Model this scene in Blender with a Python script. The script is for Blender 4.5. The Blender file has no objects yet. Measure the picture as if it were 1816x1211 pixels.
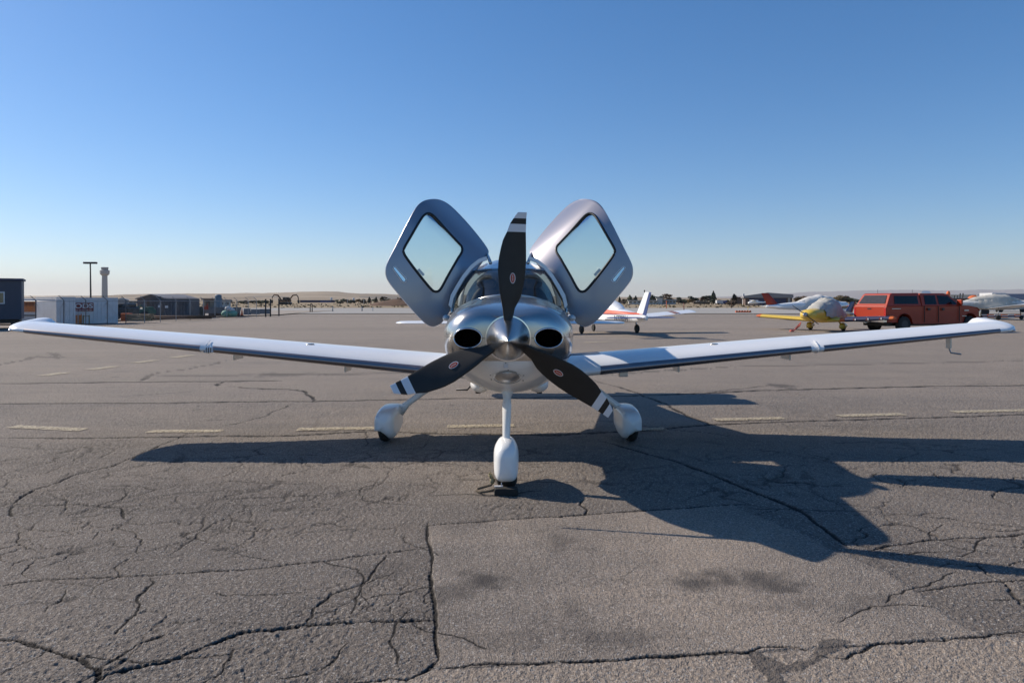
import bpy, bmesh, math, random
import numpy as np
from mathutils import Vector, Matrix, noise

R = math.radians
SC = bpy.context.scene
COL = SC.collection
F, HC, HY = 1211.0, 1.6, 532.0          # lens in picture units, eye height, horizon row

# ------------------------------------------------------------------ camera, sky, sun
cam_d = bpy.data.cameras.new('camera')
cam = bpy.data.objects.new('camera', cam_d)
COL.objects.link(cam)
cam.location = (0, 0, HC)
cam.rotation_euler = (R(90), 0, 0)
cam_d.sensor_width = 36.0
cam_d.lens = 24.0
cam_d.shift_y = -(605.5 - HY) / 1816.0
cam_d.clip_start = 0.05
cam_d.clip_end = 90000
SC.camera = cam

SUN = Vector((-1.45, 0.65, 1.0)).normalized()
SUN_EL = math.asin(SUN.z)
world = bpy.data.worlds.new('World')
SC.world = world
world.use_nodes = True
wn = world.node_tree
bgn = wn.nodes['Background']
sky = wn.nodes.new('ShaderNodeTexSky')
sky.sky_type = 'NISHITA'
sky.sun_disc = False
sky.sun_elevation = SUN_EL
sky.sun_rotation = math.atan2(SUN.x, SUN.y)
sky.altitude = 800
sky.air_density = 1.0
sky.dust_density = 0.5
sky.ozone_density = 5.2
sat = wn.nodes.new('ShaderNodeHueSaturation')
sat.inputs['Saturation'].default_value = 1.30
sat.inputs['Hue'].default_value = 0.503
gam = wn.nodes.new('ShaderNodeGamma')
gam.inputs['Gamma'].default_value = 0.84
wn.links.new(sky.outputs[0], gam.inputs['Color'])
wn.links.new(gam.outputs[0], sat.inputs['Color'])
wn.links.new(sat.outputs[0], bgn.inputs[0])
bgn.inputs[1].default_value = 0.145

sun_d = bpy.data.lights.new('sun', 'SUN')
sun_d.energy = 5.0
sun_d.angle = R(0.5)
sun_d.color = (1.0, 0.90, 0.77)
sun = bpy.data.objects.new('sun', sun_d)
COL.objects.link(sun)
sun.rotation_euler = SUN.to_track_quat('Z', 'Y').to_euler()
sun.location = SUN * 50

SC.view_settings.view_transform = 'Standard'
SC.view_settings.look = 'None'
SC.view_settings.gamma = 1
SC.view_settings.exposure = 0.24
SC.view_settings.use_curve_mapping = False
SC.cycles.max_bounces = 8
SC.cycles.transparent_max_bounces = 12
SC.cycles.volume_bounces = 1

# ------------------------------------------------------------------ helpers
def P(px, py, D):
    return Vector(((px - 908) * D / F, D, HC - (py - HY) * D / F))

def G(px, py):
    D = F * HC / (py - HY)
    return ((px - 908) * D / F, D)

def X(px, D):
    return (px - 908) * D / F

def Z(py, D):
    return HC - (py - HY) * D / F

def lerp(a, b, t):
    return a + (b - a) * t

def interp(y, tab):
    """tab: rows (y, v1, v2...) -> smooth interpolation of the values"""
    if y <= tab[0][0]:
        return list(tab[0][1:])
    for a, b in zip(tab, tab[1:]):
        if y <= b[0]:
            t = (y - a[0]) / (b[0] - a[0])
            return [lerp(p, q, t) for p, q in zip(a[1:], b[1:])]
    return list(tab[-1][1:])

def tag(o, label=None, cat=None, group=None, kind=None):
    if label: o['label'] = label
    if cat: o['category'] = cat
    if group: o['group'] = group
    if kind: o['kind'] = kind
    return o

def thing(name, label, cat, loc=(0, 0, 0), rz=0.0, group=None):
    o = bpy.data.objects.new(name, None)
    o.empty_display_size = 0.3
    COL.objects.link(o)
    o.location = loc
    o.rotation_euler = (0, 0, rz)
    return tag(o, label, cat, group)

def copy_tree(o, parent=None):
    c = o.copy()
    COL.objects.link(c)
    if parent is not None:
        c.parent = parent
    for ch in [k for k in o.children]:
        copy_tree(ch, c)
    return c

class MB:
    def __init__(s):
        s.v, s.f, s.m = [], [], []
    def add(s, vs, fs, mi=0):
        b = len(s.v)
        s.v += [tuple(v) for v in vs]
        s.f += [tuple(i + b for i in f) for f in fs]
        s.m += [mi] * len(fs)
        return s
    def box(s, x0, x1, y0, y1, z0, z1, mi=0):
        vs = [(x0, y0, z0), (x1, y0, z0), (x1, y1, z0), (x0, y1, z0), (x0, y0, z1), (x1, y0, z1), (x1, y1, z1), (x0, y1, z1)]
        return s.add(vs, [(0, 3, 2, 1), (4, 5, 6, 7), (0, 1, 5, 4), (1, 2, 6, 5), (2, 3, 7, 6), (3, 0, 4, 7)], mi)
    def prism(s, pts, z0, z1, mi=0):
        n = len(pts)
        vs = [(p[0], p[1], z0) for p in pts] + [(p[0], p[1], z1) for p in pts]
        fs = [tuple(range(n - 1, -1, -1)), tuple(range(n, 2 * n))] + [(i, (i + 1) % n, n + (i + 1) % n, n + i) for i in range(n)]
        return s.add(vs, fs, mi)
    def extrude_xz(s, pts, y0, y1, mi=0):
        n = len(pts)
        vs = [(p[0], y0, p[1]) for p in pts] + [(p[0], y1, p[1]) for p in pts]
        fs = [tuple(range(n)), tuple(range(2 * n - 1, n - 1, -1))] + [(i, n + i, n + (i + 1) % n, (i + 1) % n) for i in range(n)]
        return s.add(vs, fs, mi)
    def tube(s, path, r, seg=8, cap=True, mi=0, flat=None):
        path = [Vector(p) for p in path]
        rs = r if isinstance(r, (list, tuple)) else [r] * len(path)
        rings, vs, fs = [], [], []
        up = Vector((0, 0, 1))
        for i, p in enumerate(path):
            t = (path[min(i + 1, len(path) - 1)] - path[max(i - 1, 0)]).normalized()
            a = up if abs(t.dot(up)) < 0.95 else Vector((1, 0, 0))
            u = t.cross(a).normalized()
            w = u.cross(t).normalized()
            for k in range(seg):
                an = 2 * math.pi * k / seg
                fw = flat if flat else 1.0
                vs.append(p + u * math.cos(an) * rs[i] + w * math.sin(an) * rs[i] * fw)
        for i in range(len(path) - 1):
            for k in range(seg):
                fs.append((i * seg + k, i * seg + (k + 1) % seg, (i + 1) * seg + (k + 1) % seg, (i + 1) * seg + k))
        if cap:
            fs.append(tuple(range(seg - 1, -1, -1)))
            fs.append(tuple((len(path) - 1) * seg + k for k in range(seg)))
        return s.add(vs, fs, mi)
    def lathe(s, prof, origin, axis='y', seg=32, mi=0):
        """prof rows (along axis, radius)"""
        vs, fs = [], []
        for a, r in prof:
            for k in range(seg):
                an = 2 * math.pi * k / seg
                c, d = r * math.cos(an), r * math.sin(an)
                if axis == 'y': vs.append((origin[0] + c, origin[1] + a, origin[2] + d))
                elif axis == 'x': vs.append((origin[0] + a, origin[1] + c, origin[2] + d))
                else: vs.append((origin[0] + c, origin[1] + d, origin[2] + a))
        for i in range(len(prof) - 1):
            for k in range(seg):
                fs.append((i * seg + k, i * seg + (k + 1) % seg, (i + 1) * seg + (k + 1) % seg, (i + 1) * seg + k))
        fs.append(tuple(range(seg)))
        fs.append(tuple((len(prof) - 1) * seg + k for k in range(seg)))
        return s.add(vs, fs, mi)
    def ell(s, c, r, seg=12, rings=8, mi=0, rnd=0.0):
        vs, fs = [], []
        for i in range(rings + 1):
            ph = math.pi * i / rings
            for k in range(seg):
                an = 2 * math.pi * k / seg
                q = 1 + rnd * (random.random() - .5)
                vs.append((c[0] + r[0] * math.sin(ph) * math.cos(an) * q, c[1] + r[1] * math.sin(ph) * math.sin(an) * q, c[2] + r[2] * math.cos(ph)))
        for i in range(rings):
            for k in range(seg):
                fs.append((i * seg + k, (i + 1) * seg + k, (i + 1) * seg + (k + 1) % seg, i * seg + (k + 1) % seg))
        return s.add(vs, fs, mi)
    def grid(s, rows, closed=False, mi=0):
        """rows: list of equal-length lists of points"""
        n = len(rows[0])
        vs = [p for r in rows for p in r]
        fs = []
        for i in range(len(rows) - 1):
            for k in range(n if closed else n - 1):
                fs.append((i * n + k, i * n + (k + 1) % n, (i + 1) * n + (k + 1) % n, (i + 1) * n + k))
        return s.add(vs, fs, mi)
    def build(s, name, mat, parent=None, smooth=False, bevel=0.0, sub=0, solid=0.0, fixn=True, angle=None):
        me = bpy.data.meshes.new(name)
        me.from_pydata(s.v, [], s.f)
        mats = mat if isinstance(mat, (list, tuple)) else [mat]
        for m_ in mats:
            me.materials.append(m_)
        if len(mats) > 1:
            me.polygons.foreach_set('material_index', s.m)
        if fixn:
            b = bmesh.new(); b.from_mesh(me)
            bmesh.ops.remove_doubles(b, verts=b.verts, dist=1e-5)
            bmesh.ops.recalc_face_normals(b, faces=b.faces)
            b.to_mesh(me); b.free()
        if smooth:
            me.shade_smooth()
            if angle:
                me.set_sharp_from_angle(angle=R(angle))
        o = bpy.data.objects.new(name, me)
        COL.objects.link(o)
        if parent is not None: o.parent = parent
        if solid:
            md = o.modifiers.new('solid', 'SOLIDIFY'); md.thickness = solid; md.offset = -1
        if bevel:
            md = o.modifiers.new('bevel', 'BEVEL'); md.width = bevel; md.segments = 2; md.limit_method = 'ANGLE'; md.angle_limit = R(40)
            md.harden_normals = False
        if sub:
            md = o.modifiers.new('sub', 'SUBSURF'); md.levels = sub; md.render_levels = sub
        return o

def ring(cx, y, cz, hw, ht, hb, nt, nb, n=48):
    out = []
    for k in range(n):
        a = 2 * math.pi * k / n
        c, s_ = math.cos(a), math.sin(a)
        e = nt if s_ >= 0 else nb
        x = hw * math.copysign(abs(c) ** (2 / e), c)
        z = (ht if s_ >= 0 else hb) * math.copysign(abs(s_) ** (2 / e), s_)
        out.append((cx + x, y, cz + z))
    return out

def loft(mb, tab, n=48, mi=0):
    """tab rows: y, cx, cz, hw, ht, hb, nt, nb"""
    rows = [ring(r[1], r[0], r[2], *r[3:], n=n) for r in tab]
    mb.grid(rows, closed=True, mi=mi)
    b = len(mb.v)
    mb.f.append(tuple(range(b - len(rows) * n, b - len(rows) * n + n))); mb.m.append(mi)
    mb.f.append(tuple(range(b - n, b))); mb.m.append(mi)
    return mb

def resample(tab, ys):
    return [[y] + interp(y, tab) for y in ys]

def text(name, body, mat, size, parent, loc, rot=(R(90), 0, 0), sx=1.0, ext=0.004):
    c = bpy.data.curves.new(name, 'FONT')
    c.body = body; c.size = size; c.extrude = ext; c.offset = size * .022
    c.align_x = 'CENTER'; c.align_y = 'CENTER'
    c.materials.append(mat)
    o = bpy.data.objects.new(name, c)
    COL.objects.link(o)
    bpy.context.view_layer.update()
    me = bpy.data.meshes.new_from_object(o.evaluated_get(bpy.context.evaluated_depsgraph_get()))
    bpy.data.objects.remove(o)
    me.materials.clear(); me.materials.append(mat)
    o = bpy.data.objects.new(name, me); COL.objects.link(o)
    o.parent = parent; o.location = loc; o.rotation_euler = rot; o.scale = (sx, 1, 1)
    return o

# ------------------------------------------------------------------ materials
def nd(nt, typ, **kw):
    n = nt.nodes.new(typ)
    for k, v in kw.items(): setattr(n, k, v)
    return n

def mat(name, col, rough=0.6, metal=0.0, var=0.15, scale=6.0, bump=0.0, bscale=40.0, coat=0.0, island=0.0, trans=0.0, spec=0.5, dirt=0.0):
    m = bpy.data.materials.new(name); m.use_nodes = True
    nt = m.node_tree; b = nt.nodes['Principled BSDF']; L = nt.links
    tc = nd(nt, 'ShaderNodeTexCoord')
    no = nd(nt, 'ShaderNodeTexNoise'); no.inputs['Scale'].default_value = scale; no.inputs['Detail'].default_value = 6
    L.new(tc.outputs['Object'], no.inputs['Vector'])
    mr = nd(nt, 'ShaderNodeMapRange'); mr.inputs[1].default_value = 0.25; mr.inputs[2].default_value = 0.75
    mr.inputs[3].default_value = 1 - var; mr.inputs[4].default_value = 1 + var
    L.new(no.outputs['Fac'], mr.inputs[0])
    src = mr.outputs[0]
    if island:
        ge = nd(nt, 'ShaderNodeNewGeometry')
        m2 = nd(nt, 'ShaderNodeMapRange'); m2.inputs[3].default_value = 1 - island; m2.inputs[4].default_value = 1 + island
        L.new(ge.outputs['Random Per Island'], m2.inputs[0])
        mu = nd(nt, 'ShaderNodeMath', operation='MULTIPLY'); L.new(src, mu.inputs[0]); L.new(m2.outputs[0], mu.inputs[1]); src = mu.outputs[0]
    vm = nd(nt, 'ShaderNodeVectorMath', operation='SCALE'); vm.inputs[0].default_value = col[:3]
    L.new(src, vm.inputs['Scale']); L.new(vm.outputs[0], b.inputs['Base Color'])
    if dirt:
        n2 = nd(nt, 'ShaderNodeTexNoise'); n2.inputs['Scale'].default_value = 3.0; n2.inputs['Detail'].default_value = 10; n2.inputs['Roughness'].default_value = .7
        L.new(tc.outputs['Object'], n2.inputs['Vector'])
        r2 = nd(nt, 'ShaderNodeMapRange'); r2.inputs[1].default_value = .45; r2.inputs[2].default_value = .75; r2.inputs[3].default_value = 0; r2.inputs[4].default_value = dirt
        L.new(n2.outputs['Fac'], r2.inputs[0])
        mx = nd(nt, 'ShaderNodeMix', data_type='RGBA'); mx.inputs[7].default_value = (.16, .13, .1, 1)
        L.new(r2.outputs[0], mx.inputs[0]); L.new(vm.outputs[0], mx.inputs[6]); L.new(mx.outputs[2], b.inputs['Base Color'])
    b.inputs['Roughness'].default_value = rough
    b.inputs['Metallic'].default_value = metal
    b.inputs['Specular IOR Level'].default_value = spec
    b.inputs['Coat Weight'].default_value = coat
    b.inputs['Coat Roughness'].default_value = 0.05
    if trans: b.inputs['Transmission Weight'].default_value = trans
    if bump:
        n3 = nd(nt, 'ShaderNodeTexNoise'); n3.inputs['Scale'].default_value = bscale; n3.inputs['Detail'].default_value = 5
        L.new(tc.outputs['Object'], n3.inputs['Vector'])
        bp = nd(nt, 'ShaderNodeBump'); bp.inputs['Strength'].default_value = bump; bp.inputs['Distance'].default_value = 0.02
        L.new(n3.outputs['Fac'], bp.inputs['Height']); L.new(bp.outputs[0], b.inputs['Normal'])
    return m

def glass_mat(name, tint, rough=0.02, refl=0.12, opac=0.0):
    m = bpy.data.materials.new(name); m.use_nodes = True
    nt = m.node_tree; L = nt.links; nt.nodes.clear()
    out = nd(nt, 'ShaderNodeOutputMaterial')
    tr = nd(nt, 'ShaderNodeBsdfTransparent'); tr.inputs[0].default_value = (*tint, 1)
    gl = nd(nt, 'ShaderNodeBsdfGlossy'); gl.inputs['Roughness'].default_value = rough
    fr = nd(nt, 'ShaderNodeFresnel'); fr.inputs[0].default_value = 1.5
    ma = nd(nt, 'ShaderNodeMath', operation='MAXIMUM'); ma.inputs[1].default_value = refl
    L.new(fr.outputs[0], ma.inputs[0])
    mx = nd(nt, 'ShaderNodeMixShader')
    L.new(ma.outputs[0], mx.inputs[0]); L.new(tr.outputs[0], mx.inputs[1]); L.new(gl.outputs[0], mx.inputs[2])
    L.new(mx.outputs[0], out.inputs[0])
    return m

M = {}
M['white_paint'] = mat('white_paint', (.80, .80, .79), .35, coat=.35, var=.03, scale=2)
M['white_cover'] = mat('white_cover', (.62, .60, .56), .8, var=.08, scale=3, bump=.3, bscale=6)
M['lower_white'] = mat('lower_white', (.74, .73, .71), .32, coat=.4, var=.04, scale=3, dirt=.12)
M['silver'] = mat('silver', (.54, .53, .515), .27, metal=.9, coat=.5, var=.03, scale=1.5)
M['door_silver'] = mat('door_silver', (.33, .32, .35), .34, metal=.75, coat=.4, var=.03, scale=1.5)
M['deice'] = mat('deice', (.27, .245, .255), .42, metal=1.0, var=.06, scale=8)
M['blade_black'] = mat('blade_black', (.022, .020, .018), .5, var=.15, scale=12, spec=.35)
M['blade_white'] = mat('blade_white', (.68, .69, .71), .4, var=.05)
M['black'] = mat('black', (.012, .012, .012), .5)
M['duct_black'] = mat('duct_black', (.006, .006, .006), .9, spec=.1)
M['rubber'] = mat('rubber', (.022, .021, .02), .85, var=.25, scale=20, bump=.3)
M['interior'] = mat('interior', (.035, .035, .038), .75, bump=.2)
M['leather'] = mat('leather', (.045, .043, .042), .6, bump=.2)
M['chrome'] = mat('chrome', (.72, .72, .73), .14, metal=1.0, var=.03)
M['steel'] = mat('steel', (.42, .42, .42), .35, metal=.9, var=.1)
M['dark_metal'] = mat('dark_metal', (.05, .05, .055), .5, metal=.6)
M['exhaust'] = mat('exhaust', (.035, .024, .018), .6, metal=.7)
M['emblem_red'] = mat('emblem_red', (.42, .07, .035), .5)
M['door_glass'] = glass_mat('door_glass', (.74, .84, .83), refl=.06)
M['windscreen'] = glass_mat('windscreen', (.38, .44, .45), refl=.13)
M['rope'] = mat('rope', (.13, .10, .07), .9, var=.4, scale=60)
M['chock'] = mat('chock', (.018, .017, .016), .85, bump=.4)
M['tan_wood'] = mat('tan_wood', (.28, .20, .10), .8)
M['red_paint'] = mat('red_paint', (.34, .030, .008), .45, coat=.12, spec=.3, var=.05, scale=1.5)
M['orange'] = mat('orange', (.60, .13, .03), .6, dirt=.2)
M['stripe_orange'] = mat('stripe_orange', (.58, .10, .035), .4)
M['stripe_blue'] = mat('stripe_blue', (.035, .06, .18), .4)
M['yellow'] = mat('yellow', (.66, .45, .06), .4, coat=.4, var=.06)
M['yellow_cover'] = mat('yellow_cover', (.66, .48, .10), .75)
M['beige_cloth'] = mat('beige_cloth', (.44, .42, .37), .9, var=.1, scale=3, bump=.6, bscale=5)
M['navy'] = mat('navy', (.022, .028, .075), .55)
M['blue_cloth'] = mat('blue_cloth', (.015, .02, .06), .8)
M['dark_glass'] = mat('dark_glass', (.008, .008, .009), .08, var=.05, spec=.25)
M['win_glass'] = mat('win_glass', (.05, .045, .035), .1, spec=.8)
M['lamp_red'] = mat('lamp_red', (.4, .02, .015), .25)
M['tail_text'] = mat('tail_text', (.04, .04, .05), .5)
M['siding_dark'] = mat('siding_dark', (.055, .06, .085), .6, var=.08)
M['container_white'] = mat('container_white', (.62, .62, .63), .55, var=.05, dirt=.25)
M['container_grey'] = mat('container_grey', (.085, .078, .082), .7, var=.15, dirt=.2)
M['sign_red'] = mat('sign_red', (.19, .035, .03), .6)
M['sign_orange'] = mat('sign_orange', (.50, .15, .03), .6, dirt=.2)
M['letter'] = mat('letter', (.62, .60, .60), .6)
M['letter_dark'] = mat('letter_dark', (.10, .03, .02), .6)
M['concrete'] = mat('concrete', (.30, .29, .27), .9, var=.12, bump=.3)
M['concrete_tower'] = mat('concrete_tower', (.38, .36, .34), .85, var=.06, scale=.5)
M['barrier'] = mat('barrier', (.16, .155, .155), .9, var=.15)
M['barn'] = mat('barn', (.12, .10, .10), .8, var=.1, scale=1)
M['roof_grey'] = mat('roof_grey', (.22, .21, .21), .7, var=.1, scale=1)
M['roof_light'] = mat('roof_light', (.36, .35, .34), .7, var=.1, scale=1)
M['tan_wall'] = mat('tan_wall', (.22, .17, .12), .85)
M['brown_wall'] = mat('brown_wall', (.10, .065, .05), .85)
M['pale_wall'] = mat('pale_wall', (.48, .46, .43), .85)
M['tank_blue'] = mat('tank_blue', (.06, .11, .16), .5)
M['green_paint'] = mat('green_paint', (.03, .085, .05), .6, var=.3)
M['bag_white'] = mat('bag_white', (.5, .5, .5), .7)
M['bag_green'] = mat('bag_green', (.16, .33, .25), .7)
M['wood_stack'] = mat('wood_stack', (.30, .21, .12), .85, island=.3)
M['dirt'] = mat('dirt', (.28, .235, .19), .95, var=.25, scale=2, bump=.5, bscale=3)
M['mound'] = mat('mound', (.11, .06, .035), .95, var=.3, scale=1, bump=.6, bscale=3)
M['post_steel'] = mat('post_steel', (.30, .30, .31), .5, metal=.6)
M['post_black'] = mat('post_black', (.02, .02, .022), .6)
M['post_dark'] = mat('post_dark', (.09, .09, .10), .6)
M['chain'] = mat('chain', (.26, .26, .27), .5, metal=.6)
M['bark'] = mat('bark', (.09, .06, .045), .9)
M['leaf_dark'] = mat('leaf_dark', (.030, .040, .020), .8, island=.6)
M['leaf_green'] = mat('leaf_green', (.055, .068, .028), .8, island=.6)
M['leaf_autumn'] = mat('leaf_autumn', (.15, .105, .04), .8, island=.5)
M['leaf_bare'] = mat('leaf_bare', (.11, .075, .05), .9, island=.5)
M['tape_red'] = mat('tape_red', (.50, .12, .09), .7)
M['cone_orange'] = mat('cone_orange', (.62, .12, .03), .6)

# yellowed marking paint, worn
def worn_paint():
    m = bpy.data.materials.new('line_paint'); m.use_nodes = True
    nt = m.node_tree; L = nt.links; b = nt.nodes['Principled BSDF']; out = nt.nodes['Material Output']
    tc = nd(nt, 'ShaderNodeTexCoord')
    no = nd(nt, 'ShaderNodeTexNoise'); no.inputs['Scale'].default_value = 45; no.inputs['Detail'].default_value = 8; no.inputs['Roughness'].default_value = .75
    L.new(tc.outputs['Object'], no.inputs['Vector'])
    mr = nd(nt, 'ShaderNodeMapRange'); mr.inputs[1].default_value = .44; mr.inputs[2].default_value = .53
    L.new(no.outputs['Fac'], mr.inputs[0])
    b.inputs['Base Color'].default_value = (.46, .39, .27, 1); b.inputs['Roughness'].default_value = .85
    tr = nd(nt, 'ShaderNodeBsdfTransparent')
    mx = nd(nt, 'ShaderNodeMixShader')
    L.new(mr.outputs[0], mx.inputs[0]); L.new(tr.outputs[0], mx.inputs[1]); L.new(b.outputs[0], mx.inputs[2]); L.new(mx.outputs[0], out.inputs[0])
    return m
M['line_paint'] = worn_paint()

def two_tone():
    """cowling: silver above the paint break, white below, thin panel seam"""
    m = bpy.data.materials.new('cowl_paint'); m.use_nodes = True
    nt = m.node_tree; L = nt.links; b = nt.nodes['Principled BSDF']
    tc = nd(nt, 'ShaderNodeTexCoord'); se = nd(nt, 'ShaderNodeSeparateXYZ'); L.new(tc.outputs['Object'], se.inputs[0])
    gt = nd(nt, 'ShaderNodeMath', operation='GREATER_THAN'); gt.inputs[1].default_value = 1.115; L.new(se.outputs['Z'], gt.inputs[0])
    ad = nd(nt, 'ShaderNodeMath', operation='SUBTRACT'); ad.inputs[1].default_value = 1.297; L.new(se.outputs['Z'], ad.inputs[0])
    ab = nd(nt, 'ShaderNodeMath', operation='ABSOLUTE'); L.new(ad.outputs[0], ab.inputs[0])
    lt = nd(nt, 'ShaderNodeMath', operation='LESS_THAN'); lt.inputs[1].default_value = .0022; L.new(ab.outputs[0], lt.inputs[0])
    mx = nd(nt, 'ShaderNodeMix', data_type='RGBA'); mx.inputs[6].default_value = (.80, .79, .77, 1); mx.inputs[7].default_value = (.50, .48, .45, 1)
    L.new(gt.outputs[0], mx.inputs[0])
    m2 = nd(nt, 'ShaderNodeMix', data_type='RGBA'); m2.inputs[7].default_value = (.05, .05, .05, 1)
    L.new(lt.outputs[0], m2.inputs[0]); L.new(mx.outputs[2], m2.inputs[6]); L.new(m2.outputs[2], b.inputs['Base Color'])
    mm = nd(nt, 'ShaderNodeMath', operation='MULTIPLY'); mm.inputs[1].default_value = .95; L.new(gt.outputs[0], mm.inputs[0]); L.new(mm.outputs[0], b.inputs['Metallic'])
    b.inputs['Roughness'].default_value = .24
    b.inputs['Coat Weight'].default_value = .5; b.inputs['Coat Roughness'].default_value = .05
    return m
M['cowl'] = two_tone()

def spinner_metal():
    m = mat('spinner_metal', (.56, .54, .51), .27, metal=1.0, var=.02)
    nt = m.node_tree; b = nt.nodes['Principled BSDF']
    b.inputs['Anisotropic'].default_value = .75
    t = nd(nt, 'ShaderNodeTangent'); t.direction_type = 'RADIAL'; t.axis = 'Y'
    nt.links.new(t.outputs[0], b.inputs['Tangent'])
    return m
M['spinner'] = spinner_metal()

def ground_mat():
    m = bpy.data.materials.new('asphalt'); m.use_nodes = True
    nt = m.node_tree; L = nt.links; b = nt.nodes['Principled BSDF']
    tc = nd(nt, 'ShaderNodeTexCoord'); O = tc.outputs['Object']
    def noise_(scale, det=4, rough=.6, vec=O, dist=0):
        n = nd(nt, 'ShaderNodeTexNoise'); n.inputs['Scale'].default_value = scale; n.inputs['Detail'].default_value = det
        n.inputs['Roughness'].default_value = rough; n.inputs['Distortion'].default_value = dist; L.new(vec, n.inputs['Vector']); return n.outputs['Fac']
    def rng(src, a, b_, c, d):
        r = nd(nt, 'ShaderNodeMapRange'); L.new(src, r.inputs[0])
        for i, v in enumerate((a, b_, c, d)): r.inputs[i + 1].default_value = v
        return r.outputs[0]
    def mul(a, b_):
        r = nd(nt, 'ShaderNodeMath', operation='MULTIPLY'); L.new(a, r.inputs[0])
        if isinstance(b_, float): r.inputs[1].default_value = b_
        else: L.new(b_, r.inputs[1])
        return r.outputs[0]
    def mixc(f, a, b_):
        r = nd(nt, 'ShaderNodeMix', data_type='RGBA'); L.new(f, r.inputs[0])
        if isinstance(a, tuple): r.inputs[6].default_value = (*a, 1)
        else: L.new(a, r.inputs[6])
        if isinstance(b_, tuple): r.inputs[7].default_value = (*b_, 1)
        else: L.new(b_, r.inputs[7])
        return r.outputs[2]
    at = nd(nt, 'ShaderNodeAttribute'); at.attribute_name = 'fields'
    sp = nd(nt, 'ShaderNodeSeparateColor'); L.new(at.outputs['Color'], sp.inputs[0])
    crack, stain, tone = sp.outputs[0], sp.outputs[1], sp.outputs[2]
    # streaks drawn out across the apron (wear along x)
    mp = nd(nt, 'ShaderNodeMapping'); mp.inputs['Scale'].default_value = (.05, .9, 1); L.new(O, mp.inputs[0])
    streak = noise_(1.0, 6, .65, mp.outputs[0])
    mp2 = nd(nt, 'ShaderNodeMapping'); mp2.inputs['Scale'].default_value = (.012, .22, 1); L.new(O, mp2.inputs[0])
    streak2 = noise_(1.0, 5, .6, mp2.outputs[0])
    base = mixc(rng(streak2, .35, .65, 0, 1), (.236, .193, .154), (.318, .262, .212))
    base = mixc(rng(streak, .42, .68, 0, .5), base, (.125, .112, .102))
    blot = noise_(.7, 8, .62)
    base = mixc(rng(blot, .42, .72, 0, .4), base, (.150, .134, .122))
    # tone field: lighter (1) / darker (0) zones, neutral .5
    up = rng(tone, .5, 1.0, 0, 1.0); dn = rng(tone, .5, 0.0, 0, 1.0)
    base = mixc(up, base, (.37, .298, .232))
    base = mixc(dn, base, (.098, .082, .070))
    # aggregate: light and dark stones
    vo = nd(nt, 'ShaderNodeTexVoronoi'); vo.inputs['Scale'].default_value = 130; L.new(O, vo.inputs['Vector'])
    vs = nd(nt, 'ShaderNodeSeparateColor'); L.new(vo.outputs['Color'], vs.inputs[0])
    base = mixc(rng(vs.outputs[0], .86, .92, 0, .6), base, (.50, .47, .43))
    base = mixc(rng(vs.outputs[1], .66, .95, 0, .50), base, (.06, .053, .05))
    fine = noise_(60, 6, .8)
    base = mixc(rng(fine, .45, .66, 0, .7), base, (.07, .062, .057))
    base = mixc(rng(fine, .52, .30, 0, .28), base, (.33, .30, .27))
    # faint fine crazing, masked
    vc = nd(nt, 'ShaderNodeTexVoronoi'); vc.feature = 'DISTANCE_TO_EDGE'; vc.inputs['Scale'].default_value = 2.1
    wv = nd(nt, 'ShaderNodeTexNoise'); wv.inputs['Scale'].default_value = 3; wv.inputs['Detail'].default_value = 6; L.new(O, wv.inputs['Vector'])
    va = nd(nt, 'ShaderNodeVectorMath', operation='MULTIPLY_ADD'); L.new(wv.outputs['Color'], va.inputs[0]); va.inputs[1].default_value = (.6, .6, 0); L.new(O, va.inputs[2])
    L.new(va.outputs[0], vc.inputs['Vector'])
    line = rng(vc.outputs['Distance'], .004, .013, 1, 0)
    msk = rng(noise_(.35, 4), .50, .60, 0, .55)
    craze = mul(line, msk)
    base = mixc(craze, base, (.055, .047, .042))
    base = mixc(mul(stain, .75), base, (.050, .045, .043))
    base = mixc(crack, base, (.022, .019, .017))
    L.new(base, b.inputs['Base Color'])
    b.inputs['Roughness'].default_value = .92
    b.inputs['Specular IOR Level'].default_value = .25
    bp = nd(nt, 'ShaderNodeBump'); bp.inputs['Strength'].default_value = .9; bp.inputs['Distance'].default_value = .006
    hs = nd(nt, 'ShaderNodeMath', operation='ADD'); L.new(vo.outputs['Distance'], hs.inputs[0]); L.new(fine, hs.inputs[1])
    L.new(hs.outputs[0], bp.inputs['Height']); L.new(bp.outputs[0], b.inputs['Normal'])
    return m
M['asphalt'] = ground_mat()

def field_mat(name, c1, c2, c3, sc):
    m = bpy.data.materials.new(name); m.use_nodes = True
    nt = m.node_tree; L = nt.links; b = nt.nodes['Principled BSDF']
    tc = nd(nt, 'ShaderNodeTexCoord')
    a = nd(nt, 'ShaderNodeTexNoise'); a.inputs['Scale'].default_value = sc; a.inputs['Detail'].default_value = 10; a.inputs['Roughness'].default_value = .65
    mp = nd(nt, 'ShaderNodeMapping'); mp.inputs['Scale'].default_value = (.35, 1, 1); L.new(tc.outputs['Object'], mp.inputs[0]); L.new(mp.outputs[0], a.inputs['Vector'])
    cr = nd(nt, 'ShaderNodeValToRGB'); cr.color_ramp.elements[0].position = .3; cr.color_ramp.elements[1].position = .7
    cr.color_ramp.elements[0].color = (*c1, 1); cr.color_ramp.elements[1].color = (*c3, 1)
    e = cr.color_ramp.elements.new(.5); e.color = (*c2, 1)
    L.new(a.outputs['Fac'], cr.inputs[0]); L.new(cr.outputs[0], b.inputs['Base Color'])
    b.inputs['Roughness'].default_value = 1; b.inputs['Specular IOR Level'].default_value = .05
    return m
M['field'] = field_mat('dry_grass', (.22, .165, .11), (.30, .235, .155), (.36, .29, .20), .08)
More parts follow.
